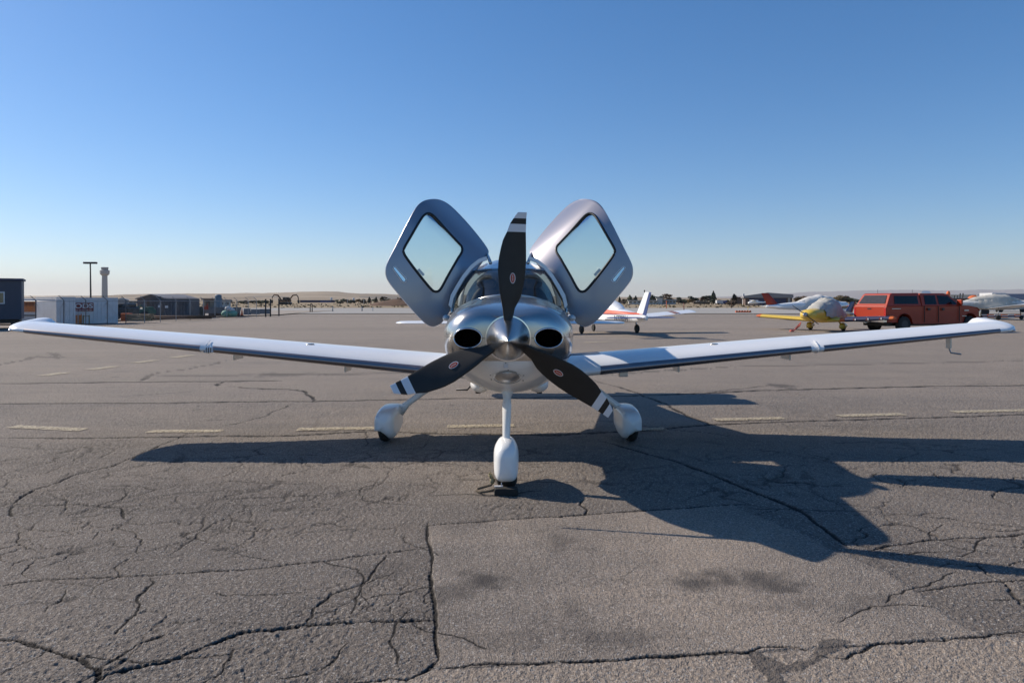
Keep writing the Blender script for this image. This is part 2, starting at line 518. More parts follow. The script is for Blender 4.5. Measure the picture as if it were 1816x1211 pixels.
M['taxiway'] = field_mat('taxiway_concrete', (.30, .285, .265), (.35, .335, .31), (.39, .37, .345), .15)
M['hill'] = field_mat('hill_grass_shading', (.13, .10, .065), (.28, .22, .15), (.42, .34, .24), .0035)  # dry grass, contrast raised to paint relief shading into its colour
M['hill_dark'] = field_mat('hill_scrub', (.13, .115, .09), (.19, .16, .125), (.25, .21, .16), .004)
M['mountain'] = field_mat('mountain', (.10, .10, .10), (.14, .13, .12), (.18, .165, .15), .0005)

# ------------------------------------------------------------------ ground: one displaced sheet
rng_ = np.random.default_rng(7)

def fract_line(pts, rough=0.10, depth=4, seed=0):
    r = np.random.default_rng(seed)
    pts = [np.array(p, float) for p in pts]
    for d in range(depth):
        out = [pts[0]]
        for a, b in zip(pts, pts[1:]):
            L_ = np.linalg.norm(b - a)
            if L_ > .05:
                n = np.array([-(b - a)[1], (b - a)[0]]) / max(L_, 1e-6)
                out.append((a + b) / 2 + n * r.normal() * rough * L_ * .6)
            out.append(b)
        pts = out
    return np.array(pts)

def vnoise(x, y, seed):
    """cheap 2-D value noise on arrays"""
    xi = np.floor(x).astype(np.int64); yi = np.floor(y).astype(np.int64)
    fx = x - xi; fy = y - yi
    fx = fx * fx * (3 - 2 * fx); fy = fy * fy * (3 - 2 * fy)
    def h(a, b):
        n = (a * 374761393 + b * 668265263 + seed * 982451653) & 0x7fffffff
        n = (n ^ (n >> 13)) * 1274126177 & 0x7fffffff
        return ((n ^ (n >> 16)) & 0xffff) / 65535.0
    a = h(xi, yi); b = h(xi + 1, yi); c = h(xi, yi + 1); d = h(xi + 1, yi + 1)
    return a + (b - a) * fx + (c - a) * fy + (a - b - c + d) * fx * fy

def in_poly(x, y, poly):
    inside = np.zeros(x.shape, bool)
    n = len(poly)
    for i in range(n):
        x0, y0 = poly[i]; x1, y1 = poly[(i + 1) % n]
        c = ((y0 > y) != (y1 > y)) & (x < (x1 - x0) * (y - y0) / (y1 - y0 + 1e-12) + x0)
        inside ^= c
    return inside

# cracks: rows (points on the ground in picture units, width m, depth m, roughness)
CR = []
def crack(pts, w=.014, d=.02, rough=.1):
    w = w * (.60 if pts[0][1] > 800 else 1)
    CR.append(([G(*p) for p in pts], w, d, rough))
crack([(-60, 1048), (60, 1030), (300, 1018), (440, 1010), (620, 988), (762, 970)], .016, .02, .05)
crack([(165, 1215), (190, 1195), (300, 1172), (430, 1120), (540, 1106), (775, 1098)], .026, .03, .05)
crack([(-40, 1134), (30, 1135), (90, 1152), (150, 1172), (175, 1185), (165, 1215)], .024, .025, .07)
crack([(548, 1106), (590, 1050), (660, 1015), (686, 985)], .014, .015, .1)
crack([(270, 1022), (240, 1090), (200, 1125)], .012, .012, .12)
crack([(180, 1180), (250, 1140), (290, 1125)], .012, .012, .1)
crack([(-30, 899), (25, 892), (60, 868), (130, 842), (200, 826), (236, 812), (262, 800), (315, 778), (345, 765)], .022, .025, .05)
crack([(25, 897), (140, 894), (215, 900), (222, 920)], .018, .02, .05)
crack([(25, 895), (22, 915)], .02, .02, .05)
crack([(395, 755), (470, 738), (520, 716)], .016, .012, .08)
crack([(-60, 776), (150, 777), (400, 773), (520, 771), (665, 764), (760, 769), (990, 771), (1150, 762), (1265, 752), (1440, 746), (1816, 735), (2100, 728)], .035, .02, .012)
crack([(-60, 716), (280, 715), (560, 711), (900, 706), (1180, 700), (1330, 693), (1600, 686), (1900, 682)], .045, .018, .008)
crack([(-60, 681), (200, 678), (420, 676), (500, 675)], .04, .015, .01)
crack([(200, 669), (700, 662), (900, 660)], .03, .01, .01)
crack([(1050, 665), (1300, 650), (1816, 640)], .04, .01, .01)
crack([(-40, 651), (30, 641), (60, 632), (108, 635), (80, 625)], .05, .02, .1)
crack([(246, 677), (262, 668), (275, 662), (330, 655), (385, 645), (400, 640)], .04, .015, .1)
crack([(384, 684), (396, 677), (402, 675)], .04, .02, .15)
crack([(405, 685), (540, 693), (553, 703), (554, 712)], .03, .02, .08)
crack([(1050, 672), (1110, 690), (1140, 702), (1180, 715), (1215, 735), (1258, 752)], .03, .02, .07)
crack([(1060, 780), (1200, 818), (1330, 868), (1420, 905), (1500, 965)], .022, .02, .03)
crack([(750, 933), (860, 925), (945, 918), (1030, 914), (1150, 905), (1320, 892)], .026, .022, .015)
crack([(760, 925), (766, 1000), (773, 1090), (778, 1170)], .018, .02, .03)
crack([(778, 1170), (752, 1192), (720, 1205), (600, 1212)], .018, .02, .07)
crack([(778, 1186), (900, 1178), (1050, 1174), (1150, 1166), (1325, 1160), (1350, 1150), (1400, 1148), (1430, 1153)], .016, .02, .05)
crack([(1450, 1165), (1500, 1168), (1560, 1140), (1640, 1135), (1700, 1130), (1745, 1128), (1820, 1118)], .013, .016, .06)
crack([(945, 918), (1038, 912), (1028, 895), (1035, 888)], .014, .02, .08)
crack([(1540, 975), (1620, 960), (1660, 955), (1750, 952), (1860, 942)], .020, .02, .06)
crack([(1750, 952), (1730, 975), (1700, 985)], .014, .01, .1)
crack([(1620, 1048), (1700, 1036), (1760, 1030), (1830, 1028)], .014, .015, .08)
crack([(700, 810), (760, 818), (835, 830)], .01, .008, .08)
crack([(760, 878), (830, 876), (870, 880), (960, 870)], .01, .01, .08)
crack([(640, 760), (648, 790)], .012, .01, .1)
crack([(1240, 700), (1300, 690), (1360, 684)], .02, .01, .1)
# finer cracks growing off these and scattered over the old surface
for s_ in range(46):
    r = np.random.default_rng(100 + s_)
    if s_ < 20:
        px, py = r.uniform(0, 760), r.uniform(800, 1211)
    elif s_ < 32:
        px, py = r.uniform(1480, 1816), r.uniform(850, 1120)
    else:
        px, py = r.uniform(-40, 1816), r.uniform(690, 900)
    x0, y0 = G(px, py)
    an = r.uniform(0, 6.28); pts = [(x0, y0)]
    for k in range(r.integers(3, 8)):
        an += r.normal() * .28
        st = r.uniform(.05, .14) * y0 / 4
        x0 += math.cos(an) * st * 1.4; y0 += math.sin(an) * st
        pts.append((x0, y0))
    CR.append((pts, r.uniform(.004, .009), .008, .12))

def build_ground():
    k = 683.0
    rows_px = [395.0]
    p = 395.0
    while p > 78:
        p -= .68; rows_px.append(p)
    while p > 4:
        p -= max(.8, p * .02); rows_px.append(p)
    Ds = [-60, -30, -12, -5, 0, 1.2, 2.0, 2.4, 2.6] + [k * HC / q for q in rows_px] + [600, 1500, 4000]
    Ds = np.array(Ds, float)
    uin = np.arange(-.86, .8601, .86 / 683)
    uo = np.array([1.0, 1.3, 2, 3.5, 7])
    us = np.concatenate([-uo[::-1], uin, uo])
    Wd = np.maximum(Ds, 2.6)
    Xg = us[None, :] * Wd[:, None]
    far = np.abs(us) > 1.2
    Xg[:, far] += np.sign(us[far])[None, :] * 60
    Yg = np.repeat(Ds[:, None], len(us), 1)
    nr, nc = Xg.shape
    dY = np.gradient(Ds)
    fade = np.clip((16 - Ds) / 6, 0, 1)[:, None] * (Ds > 1)[:, None]
    H = np.zeros_like(Xg)
    H += (vnoise(Xg * 62, Yg * 62, 1) - .5) * .0060 * fade
    H += (vnoise(Xg * 110, Yg * 110, 2) - .5) * .0035 * fade * (Ds < 7)[:, None]
    H += (vnoise(Xg * 14, Yg * 14, 3) - .5) * .003 * fade
    H *= np.where(in_poly(Xg, Yg, [G(762, 932), G(1030, 914), G(1300, 893), G(1480, 975), G(1560, 1010), G(1745, 1128), G(1325, 1160), G(778, 1186)]), .55, 1.0)
    H += (vnoise(Xg * 1.1, Yg * 1.1, 4) - .5) * .014 * fade
    # ravelled, rougher surface
    rough = np.clip((vnoise(Xg * 1.3 + 9, Yg * 1.3, 5) - .52) * 5, 0, 1)
    rough *= np.where((Xg > -.75) & (Xg < 2.2), .35, 1.0)
    H += -np.clip(vnoise(Xg * 38, Yg * 30, 6) - .55, 0, 1) * .010 * rough * fade
    H += (vnoise(Xg * 60, Yg * 60, 16) - .5) * .006 * rough * fade * (Ds < 8)[:, None]
    # resurfaced rectangle
    poly = [G(762, 932), G(1030, 914), G(1300, 893), G(1480, 975), G(1560, 1010), G(1745, 1128), G(1325, 1160), G(778, 1186)]
    Xw = Xg + (vnoise(Xg * 5, Yg * 5, 51) - .5) * .07 + (vnoise(Xg * 22, Yg * 22, 52) - .5) * .03
    Yw = Yg + (vnoise(Xg * 5, Yg * 5, 53) - .5) * .04 + (vnoise(Xg * 22, Yg * 22, 54) - .5) * .02
    ip = in_poly(np.where(Xg > .5, Xw, Xg), np.where(Xg > .5, Yw, Yg), poly)
    tone = np.full_like(Xg, .5)
    big = vnoise(Xg * .9 + 3, Yg * .9, 8) * .6 + vnoise(Xg * 2.3, Yg * 2.3, 9) * .4
    mott = vnoise(Xg * 2.6 + 5, Yg * 2.2, 61) * .6 + vnoise(Xg * 8, Yg * 7, 62) * .4
    tone[ip] = .64 + .6 * (big[ip] - .5) + .5 * (mott[ip] - .5)
    # dark worn ground right of the patch, pale strip below it
    right = in_poly(Xg, Yg, [G(1500, 940), G(1560, 1010), G(1745, 1126), G(1900, 1118), G(2100, 900), G(1600, 880)])
    tone[right] = .30 + .45 * (big[right] - .5)
    low = (Yg < np.interp(Xg, [-9, G(600, 1212)[0], G(778, 1188)[0], G(1325, 1162)[0], G(1745, 1130)[0], 9],
                          [2.6, G(600, 1214)[1], G(778, 1188)[1], G(1325, 1162)[1], G(1745, 1130)[1], 3.3])) & (Xg > -.9)
    tone[low] = .84 + .2 * (big[low] - .5)
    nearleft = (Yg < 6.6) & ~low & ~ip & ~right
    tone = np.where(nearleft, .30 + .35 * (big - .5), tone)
    # far: warmer and paler beyond, tan colour plus grazing backscatter painted into tone
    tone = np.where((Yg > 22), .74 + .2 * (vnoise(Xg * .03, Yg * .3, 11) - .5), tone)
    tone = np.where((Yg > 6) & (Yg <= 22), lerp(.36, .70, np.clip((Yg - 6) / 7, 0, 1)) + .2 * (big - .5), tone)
    stain = np.zeros_like(Xg)
    def blob(px, py, rx, ry, s):
        cx, cy = G(px, py)
        q = ((Xg - cx) / rx) ** 2 + ((Yg - cy) / ry) ** 2
        q = q * .8 + (vnoise(Xg * 4, Yg * 4, 12) - .5) * 1.8 + (vnoise(Xg * 13, Yg * 13, 15) - .5) * 1.1
        np.maximum(stain, 1.9 * s * np.clip(1.1 - q, 0, 1), out=stain)
    blob(850, 1025, .16, .13, .55); blob(1305, 1035, .30, .17, .5); blob(1000, 960, .2, .2, .3)
    blob(800, 1050, .12, .15, .3); blob(1020, 1080, .14, .2, .25); blob(1100, 1130, .22, .12, .3)
    blob(1400, 1075, .3, .1, .2); blob(640, 1010, .35, .12, .2); blob(1180, 1120, .1, .1, .2)
    blob(1560, 1070, .2, .12, .25); blob(1385, 684, .25, .4, .45); blob(500, 665, .9, .35, .3); blob(900, 1140, .2, .1, .2)
    # old tar seal, T shaped
    tar = in_poly(Xg + (vnoise(Xg * 20, Yg * 20, 13) - .5) * .03, Yg + (vnoise(Xg * 20, Yg * 20, 14) - .5) * .03,
                  [G(*q) for q in [(1322, 1160), (1345, 1160), (1392, 1180), (1440, 1165), (1452, 1138), (1475, 1132), (1508, 1137), (1480, 1158), (1415, 1190), (1380, 1195), (1400, 1215), (1370, 1215)]])
    stain[tar] = .85; 
    H[tar] += .002
    H[ip] += .004
    crk = np.zeros_like(Xg)
    ulo, uhi = us[0], us[-1]
    for i, (pts, w, d, ro) in enumerate(CR):
        L_ = fract_line(pts, ro, 4 if len(pts) < 8 else 4, seed=i)
        rr = np.random.default_rng(500 + i)
        ws = w * (.30 + 1.3 * rr.random(len(L_)))
        ws = np.convolve(np.pad(ws, 2, mode='edge'), np.ones(3) / 3, 'valid')[1:-1]
        tt = np.linspace(0, 1, len(L_)); ws = ws * np.clip(np.minimum(tt, 1 - tt) * 9 + .25, 0, 1)
        for j in range(len(L_) - 1):
            a, b = L_[j], L_[j + 1]
            y0, y1 = min(a[1], b[1]), max(a[1], b[1])
            if y0 < 2.6: continue
            lo = np.searchsorted(Ds, y0 - .08); hi = np.searchsorted(Ds, y1 + .08)
            lo = max(lo - 1, 0); hi = min(hi + 1, nr - 1)
            sy = max(dY[lo:hi + 1].max(), 1e-3)
            u0 = min(a[0], b[0]) ; u1 = max(a[0], b[0])
            pad = w + .05
            cl = np.searchsorted(us, min((u0 - pad) / max(y0, .1), (u0 - pad) / max(y1, .1)))
            ch = np.searchsorted(us, max((u1 + pad) / max(y0, .1), (u1 + pad) / max(y1, .1)))
            cl = max(cl - 2, 0); ch = min(ch + 2, nc)
            if ch <= cl: continue
            xs = Xg[lo:hi + 1, cl:ch]; ys = Yg[lo:hi + 1, cl:ch]
            ab = b - a; l2 = ab @ ab + 1e-12
            t = np.clip(((xs - a[0]) * ab[0] + (ys - a[1]) * ab[1]) / l2, 0, 1)
            dx = xs - a[0] - t * ab[0]; dy = ys - a[1] - t * ab[1]
            wl = ws[j]
            wx = max(wl, .55 * y0 / 683 * 1.26); wy = max(wl, .62 * sy)
            q = np.sqrt((dx / wx) ** 2 + (dy / wy) ** 2)
            st = min(1.0, .25 + wl / wy * 1.1)
            val = np.clip((1.12 - q) * 2.4, 0, 1)
            sub = crk[lo:hi + 1, cl:ch]
            np.maximum(sub, val * st, out=sub)
            hs = H[lo:hi + 1, cl:ch]
            hs -= np.where(val > 0, np.minimum(val, 1) * d * .5 * (1 if wl > .6 * wy else .4), 0) * .5
    # net of fine alligator cracks: edges of irregular cells, fading in and out
    wx_ = Xg + (vnoise(Xg * 2.2, Yg * 2.2, 31) - .5) * .5 + (vnoise(Xg * 9, Yg * 9, 32) - .5) * .10 + (vnoise(Xg * 30, Yg * 30, 35) - .5) * .025
    wy_ = Yg + (vnoise(Xg * 2.2, Yg * 2.2, 33) - .5) * .5 + (vnoise(Xg * 9, Yg * 9, 34) - .5) * .10 + (vnoise(Xg * 30, Yg * 30, 36) - .5) * .025
    sel = (Ds > 2.5) & (Ds < 11)
    def cells(sc, sx, seed, wid, strength, lo, hi, mscale):
        xx, yy = wx_[sel] * sc * sx, wy_[sel] * sc
        xi, yi = np.floor(xx), np.floor(yy)
        f1 = np.full(xx.shape, 9.0); f2 = np.full(xx.shape, 9.0)
        for a in (-1, 0, 1):
            for b in (-1, 0, 1):
                cx, cy = xi + a, yi + b
                n = (cx.astype(np.int64) * 73856093 + cy.astype(np.int64) * 19349663 + seed * 83492791) & 0x7fffffff
                n = (n ^ (n >> 13)) * 1274126177 & 0x7fffffff
                jx = ((n >> 3) & 1023) / 1023.; jy = ((n >> 14) & 1023) / 1023.
                d = np.hypot(cx + jx - xx, cy + jy - yy)
                f2 = np.where(d < f1, f1, np.minimum(f2, d)); f1 = np.minimum(f1, d)
        e = (f2 - f1) / sc                      # metres, roughly twice the distance to the edge
        loc = np.maximum(wid, .9 * dY[sel])[:, None]
        line = np.clip(1.3 - e / loc, 0, 1) * np.clip(wid / loc * 1.5, 0, 1)
        m_ = np.clip((vnoise(Xg[sel] * mscale, Yg[sel] * mscale, seed + 5) - lo) / (hi - lo), 0, 1)
        m_ = m_ * np.clip(1.6 - vnoise(Xg[sel] * 4, Yg[sel] * 4, seed + 6) * 1.7, 0, 1)
        zone = np.where(ip[sel] | low[sel], .12, np.where((Yg[sel] < 7.6), 1.0, .5))
        line = line * m_ * zone * strength
        crk[sel] = np.maximum(crk[sel], line)
        H[sel] -= line * .010
    cells(1.5, .8, 41, .012, .95, .30, .50, .6)
    cells(4.2, .8, 57, .008, .85, .46, .62, .8)
    cells(9.0, .8, 71, .006, .7, .52, .66, 1.1)
    H = np.maximum(H, -.035)
    co = np.stack([Xg, Yg, H], -1).reshape(-1, 3).astype(np.float32)
    idx = np.arange(nr * nc).reshape(nr, nc)
    q = np.stack([idx[:-1, :-1], idx[:-1, 1:], idx[1:, 1:], idx[1:, :-1]], -1).reshape(-1, 4).astype(np.int32)
    me = bpy.data.meshes.new('apron')
    me.vertices.add(len(co)); me.vertices.foreach_set('co', co.ravel())
    me.loops.add(q.size); me.loops.foreach_set('vertex_index', q.ravel())
    me.polygons.add(len(q)); me.polygons.foreach_set('loop_start', np.arange(0, q.size, 4, dtype=np.int32))
    me.update(calc_edges=True)
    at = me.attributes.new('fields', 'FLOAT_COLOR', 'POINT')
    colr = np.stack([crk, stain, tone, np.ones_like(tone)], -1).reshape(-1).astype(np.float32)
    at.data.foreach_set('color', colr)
    me.materials.append(M['asphalt'])
    me.shade_smooth()
    o = bpy.data.objects.new('apron', me); COL.objects.link(o)
    tag(o, kind='structure', label='cracked brown grey asphalt apron')
build_ground()

# taxiway, dry field and yard sheets lie just above the apron sheet
def sheet(name, pts, z, m, label=None):
    mb = MB(); mb.add([(p[0], p[1], z) for p in pts], [tuple(range(len(pts)))])
    o = mb.build(name, m); tag(o, label, kind='structure'); return o
sheet('field', [(-9000, 118), (9000, 118), (9000, 26000), (-9000, 26000)], .03, M['field'], 'dry tan grass field beyond the taxiway')
sheet('taxiway', [(-500, 80), (500, 76), (500, 132), (-500, 132)], .06, M['taxiway'], 'pale concrete taxiway strip')
sheet('yard_ground', [(-31.5, 43.2), (-24.3, 71), (-26, 100), (-120, 100), (-120, 43.2)], .09, M['dirt'], 'bare dirt construction yard')

# painted dashes
def dash(px0, py0, px1, py1, w, lab):
    w = w * 1.9
    a, b = Vector((*G(px0, py0), 0)), Vector((*G(px1, py1), 0))
    n = Vector((-(b - a).y, (b - a).x, 0)).normalized() * w / 2
    mb = MB(); N = 10
    rows = []
    for i in range(N + 1):
        c = a.lerp(b, i / N)
        j = .006 * (random.random() - .5)
        rows.append([tuple(c - n + Vector((0, j, .0095))), tuple(c + n + Vector((0, -j, .0095)))])
    mb.grid(rows)
    o = mb.build('painted_dash', M['line_paint'])
    return tag(o, lab, 'road marking', 'worn painted dashes on the apron', 'structure')
random.seed(3)
for a, b_, c, d, w, s in [
    (22, 757, 148, 763, .095, 'pale worn paint dash at the far left of the near row'),
    (262, 766, 395, 765, .085, 'worn paint dash crossed by a crack, second in the near row'),
    (527, 762, 665, 760, .095, 'paint dash left of the main wheel'),
    (793, 757, 912, 755, .095, 'paint dash behind the nose leg'),
    (1268, 745, 1390, 742, .095, 'paint dash just beyond the big shadow'),
    (1487, 738, 1602, 735, .095, 'paint dash second from the right edge'),
    (1690, 731, 1830, 728, .095, 'paint dash cut by the right edge of the view'),
    (1100, 764, 1180, 761, .08, 'shaded paint dash beside the main wheel')]:
    dash(a, b_, c, d, w, s)
for i, (a, b_, c, d) in enumerate([(72, 667, 118, 661), (158, 656, 205, 650), (238, 644, 276, 639), (305, 635, 340, 630), (1035, 608, 1080, 606), (1365, 594, 1400, 592)]):
    dash(a, b_, c, d, .16, ['faint dash nearest in the slanting far row', 'faint dash second in the slanting far row', 'faint dash third in the slanting far row',
                            'faint dash below the left wing', 'faint dash below the parked tail', 'faint dash left of the yellow aeroplane'][i])

# ------------------------------------------------------------------ hills, mountains
def ridge(name, D, prof, m, depth, label, seed=1, jag=.12):
    xs = [p[0] for p in prof]
    pxs = np.linspace(xs[0], xs[-1], 260)
    hs = np.interp(pxs, xs, [Z(p[1], D) for p in prof])
    rows = []
    for t in (0, .15, .35, .6, .8, 1.0, 1.25, 1.6):
        row = []
        for i, q in enumerate(pxs):
            x = X(q, D)
            n = noise.fractal(Vector((q * .02, t * 2, seed)), 1.0, 2.0, 5)
            hh = hs[i] * (math.sin(min(t, 1) * math.pi / 2) if t <= 1 else max(0, 1 - (t - 1) * 1.2)) * (1 + jag * n)
            row.append((x * (1 + (t - 1) * depth / D), D + (t - 1) * depth, max(hh, 0) - .5 + (0 if t else -1)))
        rows.append(row)
    mb = MB(); mb.grid(rows)
    o = mb.build(name, m, smooth=True); tag(o, label, kind='structure')
ridge('hills', 4200, [(-900, 524), (-200, 524), (160, 525), (230, 522), (300, 521), (480, 520), (540, 518), (600, 517), (640, 521), (700, 522), (800, 523), (1000, 526), (1150, 527), (1330, 529), (1500, 531), (2600, 531)], M['hill'], 1800, 'pale tan dry hills', 3)
ridge('ridge', 3000, [(380, 531.5), (410, 528), (440, 525), (520, 525), (560, 524.5), (610, 527), (680, 524), (760, 526), (820, 531)], M['hill_dark'], 500, 'dark scrubby foothills', 5)
ridge('mountains', 19000, [(1150, 531), (1330, 524), (1420, 519), (1500, 516), (1600, 514), (1700, 515), (1800, 513), (2100, 509), (2600, 507)], M['mountain'], 3000, 'blue distant mountain range', 8)

# haze
hz = MB(); hz.box(-16000, 16000, -100, 23500, -1.2 - .8, 520)
ho = hz.build('haze', mat('unused', (1, 1, 1)))
hm = bpy.data.materials.new('haze'); hm.use_nodes = True
hm.node_tree.nodes.clear()
_o = hm.node_tree.nodes.new('ShaderNodeOutputMaterial'); _v = hm.node_tree.nodes.new('ShaderNodeVolumePrincipled')
_v.inputs['Color'].default_value = (.70, .70, .74, 1); _v.inputs['Density'].default_value = 5.5e-5; _v.inputs['Anisotropy'].default_value = .2
hm.node_tree.links.new(_v.outputs[0], _o.inputs['Volume'])
ho.data.materials.clear(); ho.data.materials.append(hm)
tag(ho, 'thin pale haze over the whole airfield', kind='stuff')

# ================================================================== MAIN AEROPLANE
AX, AY = -.03, 5.36
plane = thing('small_aeroplane', 'silver and white four seat propeller aeroplane facing the viewer, both doors raised', 'aeroplane', (AX, AY, 0))
def A(px, py, D):
    v = P(px, py, D); return Vector((v.x - AX, v.y - AY, v.z))

HULL = [  # y, cz, hw, ht, hb, nt, nb
    (.055, 1.29, .22, .13, .14, 2.2, 2.0),
    (.065, 1.29, .33, .175, .19, 2.4, 2.0),
    (.09, 1.285, .405, .21, .23, 2.5, 2.0),
    (.15, 1.28, .465, .25, .285, 2.55, 1.95),
    (.25, 1.27, .51, .285, .35, 2.6, 1.9),
    (.40, 1.26, .54, .315, .405, 2.6, 1.88),
    (.65, 1.25, .572, .345, .47, 2.6, 1.95),
    (.95, 1.25, .588, .37, .50, 2.6, 2.0),
    (1.2, 1.25, .60, .39, .50, 2.6, 2.05),
    (1.5, 1.25, .615, .345, .48, 2.9, 2.1),
    (1.9, 1.25, .625, .27, .44, 4, 2.2),
    (2.06, 1.25, .625, .25, .43, 7, 2.3),
    (2.10, 1.10, .61, .012, .28, 7, 2.3),
    (2.98, 1.10, .59, .012, .27, 7, 2.3),
    (3.04, 1.25, .595, .76, .42, 2.3, 2.3),
    (3.6, 1.28, .53, .66, .42, 2.3, 2.3),
    (4.5, 1.28, .38, .44, .36, 2.2, 2.2),
    (5.5, 1.25, .25, .29, .24, 2.2, 2.2),
    (6.5, 1.24, .15, .2, .15, 2.2, 2.2),
    (7.15, 1.24, .06, .12, .06, 2.2, 2.2)]
def hull_top(x, y):
    cz, hw, ht, hb, nt, nb = interp(y, HULL)
    return cz + ht * max(0, 1 - min(1, abs(x) / hw) ** nt) ** (1 / nt)
ys = [.055, .06, .065, .075, .09, .11, .13, .15, .18, .21, .25, .3, .35, .4, .5, .6, .7, .85, 1.0, 1.15, 1.3, 1.5, 1.7, 1.9, 2.06, 2.1, 2.5, 2.98, 3.04, 3.3, 3.6, 4, 4.5, 5, 5.5, 6, 6.5, 6.9, 7.15]
mb = MB()
def smooth_tab(tab, ys):
    cols = list(zip(*tab)); yy = np.array(cols[0]); out = []
    for y in ys:
        r = interp(y, tab)
        if y < 1.15 and y > .056:      # soften the nose rounding
            r2 = [np.mean([interp(y + d, tab)[c] for d in (-.02, 0, .02)]) if y > .1 else r[c] for c in range(len(r))]
            r = r2
        out.append([y, 0.0] + list(r))
    return out
tabh = smooth_tab(HULL, ys)
loft(mb, tabh, n=96)
# sculpt: raised brows round the air inlets and the valley between them above the spinner
IX, IZ = .322, 1.297
nv = []
for (x, y, z) in mb.v:
    if y < 1.0 and y > .056:
        q = math.exp(-((abs(x) - IX) / .17) ** 2 - ((z - 1.42) / .16) ** 2)
        g = math.exp(-((y - .15) / .35) ** 2)
        z2 = z + .035 * q * g
        if z > 1.3:
            v = math.exp(-(x / .13) ** 2) * math.exp(-((y - .1) / .25) ** 2)
            z2 -= .02 * v
        nv.append((x, y, z2))
    else:
        nv.append((x, y, z))
mb.v = nv
hull = mb.build('fuselage', M['cowl'], plane, smooth=True)
# cut the two air inlets
cm = MB()
for s in (-1, 1):
    rows = []
    for yy, k in ((-.2, 1), (.03, 1), (.50, 1.0)):
        rows.append([(s * IX + .107 * k * math.cos(a), yy, IZ + .073 * k * math.sin(a)) for a in np.linspace(0, 2 * math.pi, 41)[:-1]])
    cm.grid(rows, closed=True)
    b = len(cm.v)
    cm.f += [tuple(range(b - 120, b - 80)), tuple(range(b - 40, b))]; cm.m += [0, 0]
cutter = cm.build('cutter', M['duct_black'], plane)
bm_ = hull.modifiers.new('cut', 'BOOLEAN'); bm_.operation = 'DIFFERENCE'; bm_.solver = 'EXACT'; bm_.object = cutter
dg = bpy.context.evaluated_depsgraph_get()
nm = bpy.data.meshes.new_from_object(hull.evaluated_get(dg), depsgraph=dg)
hull.modifiers.clear(); hull.data = nm; nm.name = 'fuselage'
if len(nm.materials) > 1:
    pass
nm.shade_smooth(); nm.set_sharp_from_angle(angle=R(38))
bpy.data.objects.remove(cutter)
for s in (-1, 1):
    # bright lip blending forward from the cowl, dark duct behind
    N = 48; rows = []
    prof = [(.11, .119, .085), (.075, .121, .087), (.052, .119, .0845), (.043, .114, .079), (.046, .108, .0735), (.07, .104, .070), (.12, .100, .066)]
    for yy, rx, rz_ in prof:
        rows.append([(s * IX + rx * math.cos(a), yy + .10 * max(0, s * math.cos(a)) ** 2 * .35, IZ + rz_ * math.sin(a)) for a in np.linspace(0, 2 * math.pi, N + 1)[:-1]])
    m2 = MB(); m2.grid(rows, closed=True)
    lip = m2.build('inlet_lip', M['chrome'], plane, smooth=True)
    m3 = MB(); rows = []
    for yy, k in ((.10, 1), (.24, .98), (.34, .8)):
        rows.append([(s * IX + .103 * k * math.cos(a), yy, IZ + .069 * k * math.sin(a)) for a in np.linspace(0, 2 * math.pi, 33)[:-1]])
    m3.grid(rows, closed=True); m3.f.append(tuple(range(64, 96))); m3.m.append(0)
    duct = m3.build('inlet_duct', M['duct_black'], lip, smooth=True)
    # engine baffle and cylinder fins just visible inside
    m4 = MB()
    for k in range(6):
        m4.box(s * IX - .05 + .0 * k, s * IX + .05, .20, .235, IZ - .05 + k * .016, IZ - .045 + k * .016)
    m4.build('cylinder_fins', M['duct_black'], lip)

# spinner
sp = MB()
prof = []
for i in range(25):
    t = i / 24
    prof.append((-.345 + .36 * t, max(.002, .172 * (t ** .78) * (1 - .10 * (1 - t) * t) if t > 0 else .002)))
prof.append((.028, .172))
sp.lathe(prof, (0, 0, 1.297), 'y', 64)
spinner = sp.build('spinner', M['spinner'], plane, smooth=True, angle=50)
bp_ = MB(); bp_.lathe([(.030, .165), (.031, .181), (.046, .181), (.047, .15)], (0, 0, 1.297), 'y', 64)
bp_.build('spinner_backplate', M['chrome'], spinner, smooth=True, angle=30)

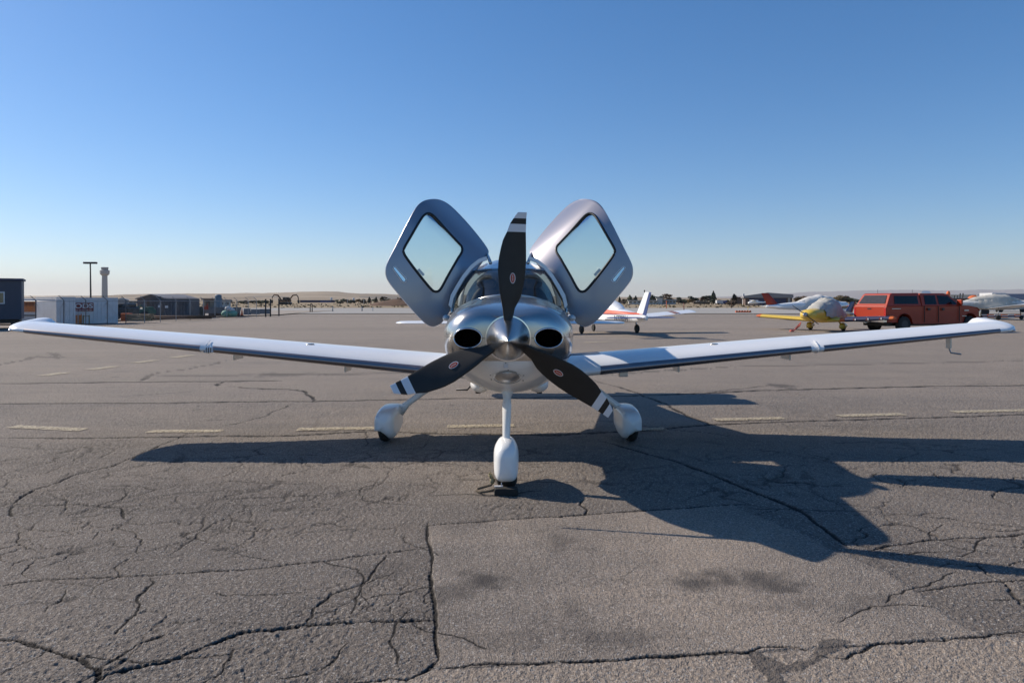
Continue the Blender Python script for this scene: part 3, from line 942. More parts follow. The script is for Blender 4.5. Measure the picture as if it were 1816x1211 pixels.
# propeller blades (r, left edge, right edge) in metres, seen from the front
K = 5.36 / F
BL = [(.12, -7, 7), (35, -8, 8), (54, -10, 12), (70, -13, 21), (85, -15, 25.5), (100, -16.5, 28.6), (120, -18, 31), (140, -17, 32.2), (160, -13, 32.0), (175, -9, 31.8), (189, -2, 31.5), (203, 3, 32.0),
      (213, 9.6, 32.3), (219, 13.5, 32.8), (224, 17.5, 33)]
hub = Vector((0, 0, 1.297))
def blade(rot, label=None):
    rows_f, n = [], 13
    rr = [b[0] for b in BL]
    rs = list(np.concatenate([np.linspace(12, 186, 30), [189, 189.3, 195, 202.7, 203, 208, 212.7, 213, 218, 221, 223, 224]]))
    mb = MB(); rings = []
    for r_ in rs:
        l = np.interp(r_, rr, [b[1] for b in BL]); h = np.interp(r_, rr, [b[2] for b in BL])
        cx = (l + h) / 2 * K; hc = (h - l) / 2 * K
        tw = R(np.interp(r_, [20, 60, 120, 224], [38, 33, 25, 16]))
        th = np.interp(r_, [12, 40, 70, 140, 224], [.030, .022, .015, .010, .004])
        if r_ >= 224: th *= .3
        pts = []
        for k in range(n * 2 - 2):
            a = 2 * math.pi * k / (n * 2 - 2)
            c, s = math.cos(a), math.sin(a)
            X_ = hc * c                     # projected chord stays as seen
            Yt = hc * c * math.tan(tw) + th * s * (1 - .25 * c)
            pts.append((cx + X_, Yt, r_ * K))
        rings.append(pts)
    mats_idx = []
    nn = len(rings[0])
    mb.grid(rings, closed=True)
    mb.f += [tuple(range(nn)), tuple(range((len(rings) - 1) * nn, len(rings) * nn))]; mb.m += [0, 0]
    mi = []
    fi = 0
    for i in range(len(rings) - 1):
        rc = (rs[i] + rs[i + 1]) / 2
        v = 1 if (189.1 < rc < 203) or rc > 213 else 0
        for k in range(nn):
            mb.m[fi] = v; fi += 1
    mb.m[-1] = 1
    c, s = math.cos(rot), math.sin(rot)
    mb.v = [(x * c - z * s, y, 1.297 + x * s + z * c) for x, y, z in mb.v]
    o = mb.build('propeller_blade', [M['blade_black'], M['blade_white']], plane, smooth=True, angle=60)
    if label: o['label'] = label
    # maker's oval emblem, a decal
    e = MB(); cxe, cze = 8 * K, 107 * K
    tw = R(27)
    def pt(rx, rz_, a, lift):
        x = cxe + rx * math.cos(a); z = cze + rz_ * math.sin(a)
        yy = (x - 6.5 * K) * math.tan(tw) - .0125 - lift
        return (x * c - z * s, yy, 1.297 + x * s + z * c)
    for (rx, rz_, lift, mi_) in ((.022, .042, .0015, 0), (.0165, .036, .0028, 1)):
        e.add([pt(rx, rz_, a, lift) for a in np.linspace(0, 2 * math.pi, 29)[:-1]], [tuple(range(28))], mi_)
    for q in (-1, 0, 1):
        x0, x1 = cxe - .0025 + q * .0, cxe + .0025
        for zc in (-.02, -.008, .004, .016):
            e.add([pt(0, 0, 0, .0036)] and [((x0 + dx) * c - (cze + zc + dz) * s, ((x0 + dx) - 6.5 * K) * math.tan(tw) - .0125 - .0040, 1.297 + (x0 + dx) * s + (cze + zc + dz) * c) for dx, dz in ((0, 0), (.005, 0), (.005, .008), (0, .008))], [(0, 1, 2, 3)], 0)
            if q == 0: pass
        break
    e.build('emblem', [M['letter'], M['emblem_red']], o)
    return o
for k in range(3):
    blade(R(120 * k))

# windscreen
def wb(s):
    x = .605 * s; y = 1.2 + .58 * s * s
    return Vector((x, y, hull_top(x * .97, y) + .004))
def wt(s):
    return Vector((.41 * math.sin(s * math.pi / 2 * .97) / math.sin(math.pi / 2 * .97) * (1 - 0 * s), 1.80 + .20 * s * s, 1.925 - .015 * s * s))
NS = 40
rows = []
for i in range(13):
    t = i / 12
    row = []
    for k in range(NS + 1):
        s = -1 + 2 * k / NS
        p = wb(s).lerp(wt(s), t)
        bl = math.sin(math.pi * t)
        p += Vector((.035 * s * abs(s) * bl, -.035 * bl * (1 - .5 * s * s), .03 * bl))
        row.append(tuple(p))
    rows.append(row)
ws = MB(); ws.grid(rows)
ws.build('windscreen', M['windscreen'], plane, smooth=True)
# painted frame round the windscreen
def edge_strip(rows_pts, w_in, name, m, par):
    pass
fr = MB()
path = [Vector(rows[0][k]) + Vector((0, -.004, .004)) for k in range(NS + 1)]
fr.tube(path, .010, 8)
for k in (0, NS):
    fr.tube([Vector(rows[i][k]) for i in range(13)], .016, 8)
fr.build('windscreen_frame', M['silver'], plane, smooth=True)
# roof: spine between the two door openings, widening to the rear cabin
ROOF = [(1.78, .0, 1.0), (1.9, .02, .95), (2.05, .065, .80), (2.2, .105, .69), (2.4, .14, .63), (2.7, .15, .66), (3.05, .12, .95), (3.3, .08, 1.0)]
rows = []
for y, dz, wf in ROOF:
    row = []
    for k in range(NS + 1):
        s = -1 + 2 * k / NS
        base = wt(s)
        yy = y + .20 * s * s * max(0, 1 - (y - 1.78) / .6)
        xx = base.x * wf
        zz = 1.925 - .015 * s * s + dz - .07 * s * s * min(1, (y - 1.78) / .35)
        row.append((xx, yy, zz))
    rows.append(row)
rf = MB(); rf.grid(rows)
roof = rf.build('cabin_roof', M['silver'], plane, smooth=True, solid=.03)
# white door jambs arching from roof to sill (front and rear of the opening)
for s in (-1, 1):
    pth = [A(901 + s * -38, 455, 7.12), A(901 + s * -52, 460, 7.12), A(901 + s * -66, 471, 7.11), A(901 + s * -80, 488, 7.10), A(901 + s * -92, 507, 7.09), A(901 + s * -101, 523, 7.08), A(901 + s * -105, 541, 7.08)]
    pth = [(p.x, p.y, p.z) for p in pth]
    mb = MB()
    r1 = [(x, y - .05, z) for x, y, z in pth]; r2 = [(x + s * -.0, y + .05, z) for x, y, z in pth]
    inn = [(x * .93 - s * .012, y - .055, z - .035) for x, y, z in pth]; in2 = [(x * .93 - s * .012, y + .05, z - .035) for x, y, z in pth]
    mb.grid([r1, r2, in2, inn], closed=False); mb.grid([inn, r1])
    mb.build('door_jamb', M['white_paint'], plane, smooth=True, angle=40)
    mb = MB()
    mb.tube([(s * .40, 3.02, 1.99), (s * .52, 3.0, 1.85), (s * .59, 2.98, 1.65), (s * .61, 2.96, 1.45)], .03, 8)
    mb.tube([(s * .40, 1.96, 1.915), (s * .285, 2.2, 1.975), (s * .26, 2.4, 2.005), (s * .27, 2.7, 2.015), (s * .39, 3.02, 1.98)], .018, 8)
    mb.tube([(s * .60, 1.80, 1.50), (s * .625, 2.05, 1.49), (s * .615, 2.12, 1.13), (s * .61, 2.5, 1.11), (s * .59, 2.94, 1.13), (s * .605, 2.97, 1.48)], .018, 8)
    mb.build('door_frame', M['white_paint'], plane, smooth=True)
# glareshield, instrument panel, seats
rows = []
for i in range(9):
    t = i / 8; row = []
    for k in range(21):
        s = -1 + 2 * k / 20
        x = .57 * s; y0 = 1.235 + .58 * s * s
        y = lerp(y0, 2.02, t)
        row.append((x, y, max(hull_top(x, y), 1.5) + .012 + .03 * math.sin(math.pi * t) * (1 - s * s)))
    rows.append(row)
mb = MB(); mb.grid(rows); mb.box(-.56, .56, 2.02, 2.055, 1.3, 1.535)
mb.build('glareshield', M['interior'], plane, smooth=True, angle=40)
for s in (-1, 1):
    mb = MB()
    mb.ell((s * .28, 2.90, 1.45), (.21, .06, .32), 20, 12)
    seat = mb.build('seat_back', M['leather'], plane, smooth=True)
    mb = MB(); mb.ell((s * .28, 2.90, 1.80), (.12, .045, .075), 16, 10); mb.tube([(s * .28 - .04, 2.9, 1.6), (s * .28 - .04, 2.9, 1.8)], .008, 6); mb.tube([(s * .28 + .04, 2.9, 1.6), (s * .28 + .04, 2.9, 1.8)], .008, 6)
    mb.build('headrest', M['leather'], seat, smooth=True)
mb = MB(); mb.tube([(.03, 1.5, 1.62), (.03, 1.50, 1.66)], .01, 6); mb.ell((.03, 1.5, 1.67), (.03, .02, .02), 10, 6)
mb.build('compass', M['interior'], plane, smooth=True)
mb = MB(); mb.tube([(.115, 1.22, 1.63), (.115, 1.215, 1.665)], [.012, .006], 8); mb.build('air_probe', M['black'], plane, smooth=True)

# doors ----------------------------------------------------------------
def catmull(pts, n=12):
    out = []; N = len(pts)
    for i in range(N):
        p0, p1, p2, p3 = (Vector(pts[(i + j - 1) % N]) for j in range(4))
        for k in range(n):
            t = k / n
            out.append(.5 * ((2 * p1) + (-p0 + p2) * t + (2 * p0 - 5 * p1 + 4 * p2 - p3) * t * t + (-p0 + 3 * p1 - 3 * p2 + p3) * t ** 3))
    return out
def polar(pts, c, n):
    """resample a closed outline at n equal angles about c"""
    out = []
    for k in range(n):
        a = 2 * math.pi * k / n
        d = Vector((math.cos(a), math.sin(a)))
        best = 0
        for i in range(len(pts)):
            p, q = pts[i] - c, pts[(i + 1) % len(pts)] - c
            den = (q - p).x * d.y - (q - p).y * d.x
            if abs(den) < 1e-9: continue
            t = (p.y * d.x - p.x * d.y) / den
            if -1e-6 <= t <= 1 + 1e-6:
                r = (p + (q - p) * t).dot(d)
                if r > best: best = r
        out.append(c + d * best)
    return out
# outline of the door laid out in its own plane (metres: a across, b up), read off at 7.25 m
DK = 7.25 / F
OUT = [(765, 354), (780, 356), (797, 366), (822, 391), (845, 418), (860, 438), (864, 448), (858, 458), (836, 488), (818, 514), (800, 545), (784, 569), (774, 577), (764, 579), (752, 573), (735, 556), (712, 530), (692, 506), (684, 493), (682, 480), (685, 466), (700, 436), (718, 400), (735, 370), (748, 358)]
WIN = [(757, 379.5), (763, 381), (771, 388), (792, 412), (811, 432), (816, 438), (816, 447), (808, 460), (792, 488), (782, 507), (776, 515), (769, 516), (762, 511), (744, 489), (722, 460), (715, 448), (716, 440), (728, 419), (743, 393), (750, 383)]
def door(sgn, label):
    """sgn -1: viewer's left door as seen; +1 mirrored"""
    def conv(p):
        px, py = p
        return Vector(((px - 901) * DK * (1 if sgn < 0 else -1), HC - (py - HY) * DK))
    o_ = catmull([conv(p) for p in OUT], 6); w_ = catmull([conv(p) for p in WIN], 6)
    c = sum(w_, Vector((0, 0))) / len(w_)
    N = 120
    oo, ww = polar(o_, c, N), polar(w_, c, N)
    e0, e1 = conv((765, 354)), conv((864, 444))        # the edge that folds over the roof when shut
    ed = (e1 - e0).normalized(); en = Vector((ed.y, -ed.x))
    if en.dot(c - e0) < 0: en = -en
    def depth(p):
        s = (p - e0).dot(en)
        d = 1.86
        d += .20 * max(0, 1 - s / .36) ** 1.8 + .07 * max(0, 1 - s / .1) ** 2     # roof part rolls back
        d += .10 * (p - c).length_squared                     # slight crown of the shell
        d += (p.y - c.y) * .10                                # leans back towards the top
        d -= .30 * abs(p.x - conv((864, 444)).x)
        return d + .10
    def pl(q, dd=0.0, dq=None):
        d = depth(dq if dq is not None else q) + dd
        k = (AY + d) / 7.25
        return ((q.x + AX) * k - AX, d, HC + (q.y - HC) * k)
    rows = []
    for j in range(13):
        t = j / 12
        rows.append([pl(q) for q in (ww[i].lerp(oo[i], t) for i in range(N))])
    # rolled outer edge and inner liner
    edge = []
    for (off, dd) in ((.006, .010), (.004, .028), (-.004, .045)):
        row = []
        for i in range(N):
            nrm = (oo[i] - c).normalized(); q = oo[i] + nrm * off
            row.append(pl(q, dd, oo[i]))
        edge.append(row)
    inner = []
    for t in (.93, .5, .12, 0):
        inner.append([pl(q, .05) for q in (ww[i].lerp(oo[i], t) for i in range(N))])
    mb = MB(); mb.grid(rows + edge + inner + [rows[0]], closed=True)
    root = mb.build('cabin_door', M['door_silver'], plane, smooth=True, angle=50)
    root['label'] = label
    # pane
    mb = MB(); prow = [[pl(q, .012) for q in (c.lerp(ww[i], t) for i in range(N))] for t in (.02, .35, .7, 1.0)]
    mb.grid(prow, closed=True); mb.f.append(tuple(range(N))); mb.m.append(0)
    mb.build('window', M['door_glass'], root, smooth=True)
    # black rubber seal
    ring_ = [Vector(pl(ww[i] + (ww[i] - c).normalized() * .006, -.002)) for i in range(N)]
    mb = MB(); mb.tube(ring_ + [ring_[0]], .0135, 8, cap=False)
    mb.build('window_seal', M['black'], root, smooth=True)
    # small vent tab at the pane's edge
    a, b = conv((738, 479)), conv((748, 490))
    nrm = Vector((-(b - a).y, (b - a).x)).normalized() * .028
    if nrm.dot(c - a) < 0: nrm = -nrm
    mb = MB(); d0 = depth(a) - .004
    mb.add([pl(a, -.004), pl(b, -.004), pl(b + nrm, -.004), pl(a + nrm, -.004)], [(0, 1, 2, 3)])
    mb.build('vent_tab', M['steel'], root, solid=.006)
    # recessed handle
    a, b = conv((698, 476)), conv((714, 496))
    def strip(w, lift, m, nm):
        d = (b - a).normalized(); n = Vector((-d.y, d.x))
        pts = []
        for i in range(24):
            an = 2 * math.pi * i / 24
            cc = a if math.cos(an) < 0 else b
            rr = w * (.72 if math.cos(an) < 0 else 1.1)
            q = cc + d * math.cos(an) * rr + n * math.sin(an) * rr
            pts.append(pl(q, -lift))
        mm = MB(); mm.add(pts, [tuple(range(24))]); return mm.build(nm, m, root, solid=.004)
    dd_ = (b - a).normalized(); n_ = Vector((-dd_.y, dd_.x)); rp_ = []
    for i in range(25):
        an = 2 * math.pi * i / 24; cc = a if math.cos(an) < 0 else b; rr = .027 * (.72 if math.cos(an) < 0 else 1.1)
        rp_.append(Vector(pl(cc + dd_ * math.cos(an) * rr + n_ * math.sin(an) * rr, -.004)))
    mb = MB(); mb.tube(rp_, .0055, 6, cap=False); mb.build('handle_surround', M['white_paint'], root, smooth=True); strip(.015, .014, M['chrome'], 'handle')
    q = conv((696, 478)); mb = MB(); mb.ell(pl(q, -.004), (.006, .005, .006), 8, 6); mb.build('lock', M['dark_metal'], root, smooth=True)
    # hinge arm to the roof and gas strut
    h = conv((861, 450)); r_ = Vector((-.20 if sgn < 0 else .20, 1.95, 1.995))
    mb = MB(); h3 = Vector(pl(h, .02)); mb.tube([h3, h3.lerp(r_, .5) + Vector((0, 0, .005)), r_], [.016, .018, .02], 8)
    mb.build('hinge_arm', M['silver'], root, smooth=True)
    k = conv((784, 560)); mb = MB(); mb.tube([pl(k, .03), (-.61 if sgn < 0 else .61, 2.15, 1.40)], .010, 8)
    mb.build('gas_strut', M['dark_metal'], root, smooth=True)
door(-1, 'raised cabin door on the left, in shade, hazy reflections')
door(1, 'raised cabin door on the right, its inner edge sunlit')

# wings ------------------------------------------------------------------
def airfoil(n=22, th=.15):
    up, lo = [], []
    for i in range(n + 1):
        x = .5 * (1 - math.cos(math.pi * i / n))
        t = 5 * th * (.2969 * math.sqrt(x) - .126 * x - .3516 * x * x + .2843 * x ** 3 - .1036 * x ** 4)
        cam_ = .02 * math.sin(math.pi * x ** .8)
        up.append((x, cam_ + t)); lo.append((x, cam_ - t * .85))
    return up, lo
WS = 0.03
def wing_sec(a):
    """a: distance from centreline -> LE y, LE z, chord, twist lift of TE, thickness"""
    ley, lez, ch, te, th = interp(a, [
        (.40, 1.90, .795, 1.55, .035, .155), (.9, 1.95, .835, 1.46, .035, .155), (3.30, 2.09, 1.06, 1.16, .035, .145), (3.31, 2.09, 1.06, 1.16, .035, .145), (3.37, 2.065, 1.063, 1.19, .033, .145),
        (5.25, 2.19, 1.238, .90, .03, .13), (5.55, 2.225, 1.266, .84, .03, .125), (5.62, 2.27, 1.275, .79, .045, .12), (5.67, 2.33, 1.284, .72, .085, .11), (5.72, 2.43, 1.30, .60, .085, .09), (5.76, 2.55, 1.318, .45, .065, .07), (5.78, 2.66, 1.33, .30, .05, .05)])
    return ley, lez, ch, te, th
def wing_pt(a, u, upper, sgn, off=0.0):
    ley, lez, ch, te, th = wing_sec(a)
    x = u
    t = 5 * th * (.2969 * math.sqrt(x) - .126 * x - .3516 * x * x + .2843 * x ** 3 - .1036 * x ** 4)
    cam_ = .02 * math.sin(math.pi * max(x, 0) ** .8)
    zz = cam_ + t if upper else cam_ - t * .85
    e = te * (x ** 1.6) if a > 5.56 else te * x
    v = Vector((sgn * a + WS, ley + x * ch, lez + zz * ch + e))
    if off:
        d = Vector((0, x - .25 if x > .02 else -.3, (zz if abs(zz) > .002 else 0) * 3)).normalized()
        v += Vector((0, d.y * off if x < .03 else 0, (off if upper else -off)))
    return v
for sgn, lab in ((-1, 'wing on the left of the picture, fully sunlit'), (1, 'wing on the right of the picture, its root in the body shadow')):
    us_ = [.5 * (1 - math.cos(math.pi * i / 26)) for i in range(27)]
    stn = list(np.linspace(.40, 3.30, 14)) + [3.31, 3.37] + list(np.linspace(3.5, 5.25, 9)) + [5.40, 5.50, 5.55, 5.585, 5.62, 5.645, 5.67, 5.695, 5.72, 5.74, 5.76, 5.77, 5.78]
    rows = []
    for a in stn:
        row = [wing_pt(a, u, True, sgn) for u in reversed(us_)] + [wing_pt(a, u, False, sgn) for u in us_[1:-1]]
        rows.append([tuple(p) for p in row])
    mb = MB(); mb.grid(rows, closed=True)
    n = len(rows[0]); mb.f.append(tuple(range((len(rows) - 1) * n, len(rows) * n))); mb.m.append(0)
    wing = mb.build('wing', M['white_paint'], plane, smooth=True, angle=50)
    wing['label'] = lab
    # de-icing panels wrapped round the leading edge
    for a0, a1 in ((.95, 3.27), (3.40, 5.42)):
        rows = []
        for a in np.linspace(a0, a1, 16):
            prof = [(u, True) for u in (.020, .014, .008, .004, .001)] + [(0, True)] + [(u, False) for u in (.001, .004, .010, .02, .035, .05)]
            row = []
            for u, up in prof:
                p = wing_pt(a, u, up, sgn)
                ley, lez, ch, te, th = wing_sec(a)
                c_ = Vector((p.x, ley + .04 * ch, lez))
                p = p + (p - c_).normalized() * .003
                row.append(tuple(p))
            rows.append(row)
        mb = MB(); mb.grid(rows)
        mb.build('deicing_panel', M['deice'], wing, smooth=True)
    # fence / cuff at the step in the leading edge
    rows = []
    for a in (3.335, 3.343):
        row = []
        for u, up in [(.10, True), (.04, True), (.01, True), (0, True), (.01, False), (.04, False), (.09, False)]:
            p = wing_pt(a, u, up, sgn); ley, lez, ch, te, th = wing_sec(a); c_ = Vector((p.x, ley + .1 * ch, lez))
            row.append(tuple(p + (p - c_).normalized() * .009))
        rows.append(row)
    mb = MB(); mb.grid(rows); mb.build('leading_edge_fence', M['white_paint'], wing, solid=.006)
    # control surfaces: thin seams proud of the skin with the surface panel behind
    for nm, a0, a1 in (('flap', .75, 3.15), ('aileron', 3.2, 5.2)):
        rows = []
        for a in np.linspace(a0, a1, 12):
            rows.append([tuple(wing_pt(a, u, True, sgn) + Vector((0, 0, .003))) for u in (.765, .80, .87, .94, .995)])
        mb = MB(); mb.grid(rows); mb.build(nm, M['white_paint'], wing, smooth=True)
        mb = MB(); rows = [[tuple(wing_pt(a, u, True, sgn) + Vector((0, 0, .0015))) for u in (.757, .764)] for a in np.linspace(a0 - .01, a1 + .01, 12)]
        mb.grid(rows); mb.build('hinge_gap', M['dark_metal'], wing)
    # things hanging below
    def below(a, u): return wing_pt(a, u, False, sgn)
    for a, u, kind in ((1.95, .55, 'bracket'), (3.27, .6, 'bracket'), (1.75, .5, 'stub')):
        p = below(a, u)
        mb = MB()
        if kind == 'bracket':
            mb.box(p.x - .012, p.x + .012, p.y - .12, p.y + .14, p.z - .15, p.z + .02)
        else:
            mb.box(p.x - .008, p.x + .008, p.y - .02, p.y + .02, p.z - .06, p.z + .02)
        mb.build('flap_bracket' if kind == 'bracket' else 'drain', M['lower_white'] if kind == 'bracket' else M['dark_metal'], wing, bevel=.004)
    p = below(2.7, .3); mb = MB(); mb.lathe([(0, .012), (.03, .012)], (p.x, p.y, p.z - .03), 'z', 10); mb.build('tie_down_ring', M['steel'], wing)
    # fuel cap and small access panel on top
    p = wing_pt(2.3, .3, True, sgn); mb = MB(); mb.lathe([(-.004, .045), (.006, .045), (.008, .035)], tuple(p), 'z', 20); mb.build('fuel_cap', M['steel'], wing, smooth=True)
    # navigation light at the tip
    p = wing_pt(5.60, .0, True, sgn); mb = MB(); mb.ell(tuple(p + Vector((0, .03, -.01))), (.03, .05, .016), 10, 8); mb.build('tip_lamp', M['chrome'], wing, smooth=True)
    if sgn > 0:
        p = below(5.02, .35); mb = MB()
        mb.box(p.x, p.x + .018, p.y - .04, p.y + .04, p.z - .15, p.z + .02); mb.tube([(p.x + .01, p.y, p.z - .14), (p.x + .02, p.y - .02, p.z - .20), (p.x + .13, p.y - .03, p.z - .215)], .010, 8)
        mb.build('pitot_mast', M['steel'], wing, smooth=True, angle=40)
        p = below(1.25, .25); mb = MB(); mb.box(p.x - .05, p.x + .05, p.y - .04, p.y + .04, p.z - .07, p.z + .02); mb.build('sensor_block', M['steel'], wing, bevel=.008)
        # walkway grip panel near the root
        rows = [[tuple(wing_pt(a, u, True, sgn) + Vector((0, 0, .004))) for u in (.30, .45, .6, .75)] for a in np.linspace(.62, 1.0, 5)]
        mb = MB(); mb.grid(rows); mb.build('step_panel', mat('grip', (.45, .46, .48), .9, bump=.5, bscale=200), wing, smooth=True)
    else:
        p = wing_pt(3.30, .0, True, sgn); mb = MB()
        for k in range(4):
            mb.box(p.x - .06 + k * .024, p.x - .052 + k * .024, p.y - .015, p.y + .05, p.z - .035, p.z + .022)
        mb.box(p.x - .065, p.x + .04, p.y - .01, p.y + .06, p.z - .032, p.z + .018, 1)
        mb.build('stall_warning_strip', [M['black'], M['letter']], wing, bevel=.004)

# tail
for s in (-1, 1):
    rows = []
    for a in (0, .6, 1.2, 1.8, 1.95, 2.0, 2.03):
        c_ = interp(a, [(0, 6.35, .80), (1.8, 6.50, .62), (1.95, 6.56, .54), (2.03, 6.75, .25)])
        up, lo = airfoil(12, .09)
        rows.append([(s * a, c_[0] + x * c_[1], 1.19 + z * c_[1]) for x, z in reversed(up)] + [(s * a, c_[0] + x * c_[1], 1.19 + z * c_[1]) for x, z in lo[1:-1]])
    mb = MB(); mb.grid(rows, closed=True); n = len(rows[0]); mb.f.append(tuple(range(6 * n, 7 * n))); mb.m.append(0)
    mb.build('horizontal_stabilizer', M['white_paint'], plane, smooth=True, angle=50)
rows = []
for z, y0, c_ in ((1.25, 5.6, 1.75), (1.5, 6.0, 1.3), (2.0, 6.35, .95), (2.5, 6.68, .68), (2.62, 6.80, .5)):
    up, lo = airfoil(12, .09)
    rows.append([(zz * c_, y0 + x * c_, z) for x, zz in reversed(up)] + [(zz * c_, y0 + x * c_, z) for x, zz in lo[1:-1]])
mb = MB(); mb.grid(rows, closed=True); n = len(rows[0]); mb.f.append(tuple(range(4 * n, 5 * n))); mb.m.append(0)
mb.build('tail_fin', M['white_paint'], plane, smooth=True, angle=50)

# wing root glove under the belly
mb = MB(); loft(mb, [(1.7, 0, .93, .35, .12, .12, 2, 2), (2.0, 0, .92, .62, .16, .15, 2.2, 2.2), (2.5, 0, .92, .68, .18, .16, 2.3, 2.2), (3.2, 0, .92, .6, .16, .12, 2.2, 2.2), (3.7, 0, .94, .4, .1, .08, 2, 2)], 40)
mb.build('belly_fairing', M['lower_white'], plane, smooth=True)

# main gear
def gear(s):
    x = (1.335 if s > 0 else -1.36); yc = 2.42
    tab = []
    for t, hw, ht, hb in ((-.43, .012, .012, .012), (-.42, .06, .07, .07), (-.39, .10, .115, .12), (-.32, .104, .135, .16), (-.2, .111, .155, .182), (.05, .111, .16, .185), (.25, .11, .14, .14), (.42, .06, .08, .06), (.5, .01, .02, .02)):
        tab.append((yc + t, x - s * .0, .25, hw, ht, hb, 3.6, 4.5))
    mb = MB(); loft(mb, tab, 40)
    nv = []
    for (vx, vy, vz) in mb.v:     # cut the outer lower edge up so the tyre shows
        out = s * (vx - x)
        if out > -.03:
            vz = max(vz, .185 - .12 * max(0, min(1, (.01 - out) / .04)))
        if out < -.02 and vz > .25:       # shoulder fairing towards the leg
            k = max(0, min(1, (vz - .25) / .12)) * math.exp(-((vy - yc) / .28) ** 2)
            vx -= s * .04 * k
        nv.append((vx, vy, vz))
    mb.v = nv
    f = mb.build('wheel_fairing', M['lower_white'], plane, smooth=True)
    mb = MB(); mb.lathe([(-.062, .10), (-.064, .15), (-.05, .182), (-.02, .192), (.02, .192), (.05, .182), (.064, .15), (.062, .10)], (x + s * .048, yc, .191), 'x', 36)
    w = mb.build('wheel', M['rubber'], f, smooth=True, angle=50)
    mb = MB(); mb.lathe([(-.05, .02), (-.05, .095), (.05, .095), (.05, .02)], (x + s * .048, yc, .191), 'x', 24); mb.build('rim', M['steel'], w)
    mb = MB()
    mb.tube([(s * .55 + .02, yc + .02, .84), (s * .75 + .02, yc + .02, .72), (s * 1.0 + .02, yc, .555), (s * 1.18 + .02, yc, .42), (s * 1.27 + .02, yc, .33)], [.075, .055, .038, .035, .06], 14)
    mb.build('gear_leg', M['lower_white'], plane, smooth=True)
gear(-1); gear(1)

# nose gear
NX = -.02
mb = MB()
mb.tube([(NX + .015, .62, .90), (NX + .01, .58, .80), (NX + .005, .55, .70), (NX, .50, .40), (NX, .47, .30)], [.085, .052, .040, .031, .030], 20)
mb.build('nose_leg', M['lower_white'], plane, smooth=True)
tab = []
for t, hw, ht, hb in ((-.26, .03, .05, .04), (-.245, .06, .10, .105), (-.21, .085, .135, .14), (-.13, .102, .155, .155), (.0, .107, .162, .15), (.15, .095, .14, .13), (.3, .06, .10, .08), (.42, .01, .02, .02)):
    tab.append((.50 + t, NX, .268 if t > 0 else .262, hw, ht, hb * 1.18, 2.4, 4.2))
mb = MB(); loft(mb, tab, 40)
nf = mb.build('nose_wheel_fairing', M['white_paint'], plane, smooth=True)
for sx, sz in ((-.05, .30), (.055, .30), (-.075, .22), (.08, .21)):
    mb = MB(); mb.ell((NX + sx, .268 + abs(sx) * .4, sz), (.004, .004, .004), 6, 4); mb.build('fastener', M['dark_metal'], nf)
for sx in (-.030, .030):
    mb = MB(); mb.box(NX + sx - .006, NX + sx + .006, .255, .29, .325, .342); mb.build('latch', M['dark_metal'], nf)
mb = MB(); mb.lathe([(-.086, .10), (-.088, .13), (-.07, .165), (-.03, .176), (.03, .176), (.07, .165), (.088, .13), (.086, .10)], (NX + .005, .50, .176), 'x', 40)
mb.build('nose_wheel', M['rubber'], plane, smooth=True, angle=50)
# leg opening in the lower cowl
ring_pts = lambda rx, rz, dy: [(NX + .012 + rx * math.cos(a), 0, rz * math.sin(a)) for a in np.linspace(0, 2 * math.pi, 37)[:-1]]
def cowl_y(x, z):
    """front surface of the hull at x, z"""
    for yy in np.linspace(.06, 1.2, 300):
        cz, hw, ht, hb, nt, nb = interp(yy, HULL)
        if z < cz and (abs(x) / hw) ** nb + ((cz - z) / hb) ** nb < 1:
            return yy
    return 1.2
zc = .972
rows = []
for k in (1.0, .88, .80):
    rows.append([(x, cowl_y(x, zc + z) - .006 + (.0 if k > .8 else .012), zc + z) for x, _, z in ring_pts(.125 * k, .066 * k, 0)])
mb = MB(); mb.grid(rows, closed=True); mb.build('leg_fairing_ring', M['lower_white'], plane, smooth=True)
mb = MB(); r_in = [(x, cowl_y(x, zc + z) - .009, zc + z) for x, _, z in ring_pts(.112, .058, 0)]
mb.grid([r_in, [(x, y - .0008, z + .0035 if z > zc else z - .0035) for x, y, z in r_in]], closed=True); mb.build('panel_gap', M['dark_metal'], plane)
mb = MB(); q = [(x, cowl_y(x, zc + z) - .012 , zc + z) for x, _, z in ring_pts(.098, .05, 0)]
mb.add(q + [(NX + .01, min(p[1] for p in q) - .004, zc)], [(i, (i + 1) % 36, 36) for i in range(36)]); mb.build('leg_cover', M['steel'], plane, smooth=True)
for x, z in ((-.125, .99), (-.12, .95), (.145, .99), (.14, .94), (-.0, 1.075), (-.0, 1.10), (.02, 1.04), (-.01, 1.14)):
    mb = MB(); mb.ell((NX + x, cowl_y(NX + x, z) - .002, z), (.005, .003, .005), 8, 5); mb.build('cowl_fastener', M['dark_metal'], plane)
mb = MB(); y_ = cowl_y(0, 1.085); mb.add([(NX - .016, y_ - .004, 1.06), (NX + .02, y_ - .004, 1.06), (NX + .02, y_ - .006, 1.11), (NX - .016, y_ - .006, 1.11)], [(0, 1, 2, 3)]); mb.build('tow_plate', M['letter'], plane, solid=.004)
for s in (-1, 1):
    mb = MB(); mb.ell((s * .265 + .005, 1.02, .825), (.10, .28, .082), 20, 14)
    b = mb.build('exhaust_bulge', M['lower_white'], plane, smooth=True)
    mb = MB(); mb.lathe([(0, .024), (.06, .028), (.061, .024), (.01, .02)], (s * .285, .98, .735), 'z', 20); mb.build('exhaust_pipe', M['exhaust'], b, smooth=True, angle=40)
# boarding steps below the wing roots
mb = MB(); p = A(826, 691, 8.6)
mb.tube([(p.x - .12, p.y, p.z), (p.x + .02, p.y, p.z), (p.x + .06, p.y, p.z + .05), (p.x + .2, p.y - .1, p.z + .3)], .012, 8); mb.build('boarding_step', M['dark_metal'], plane, smooth=True)
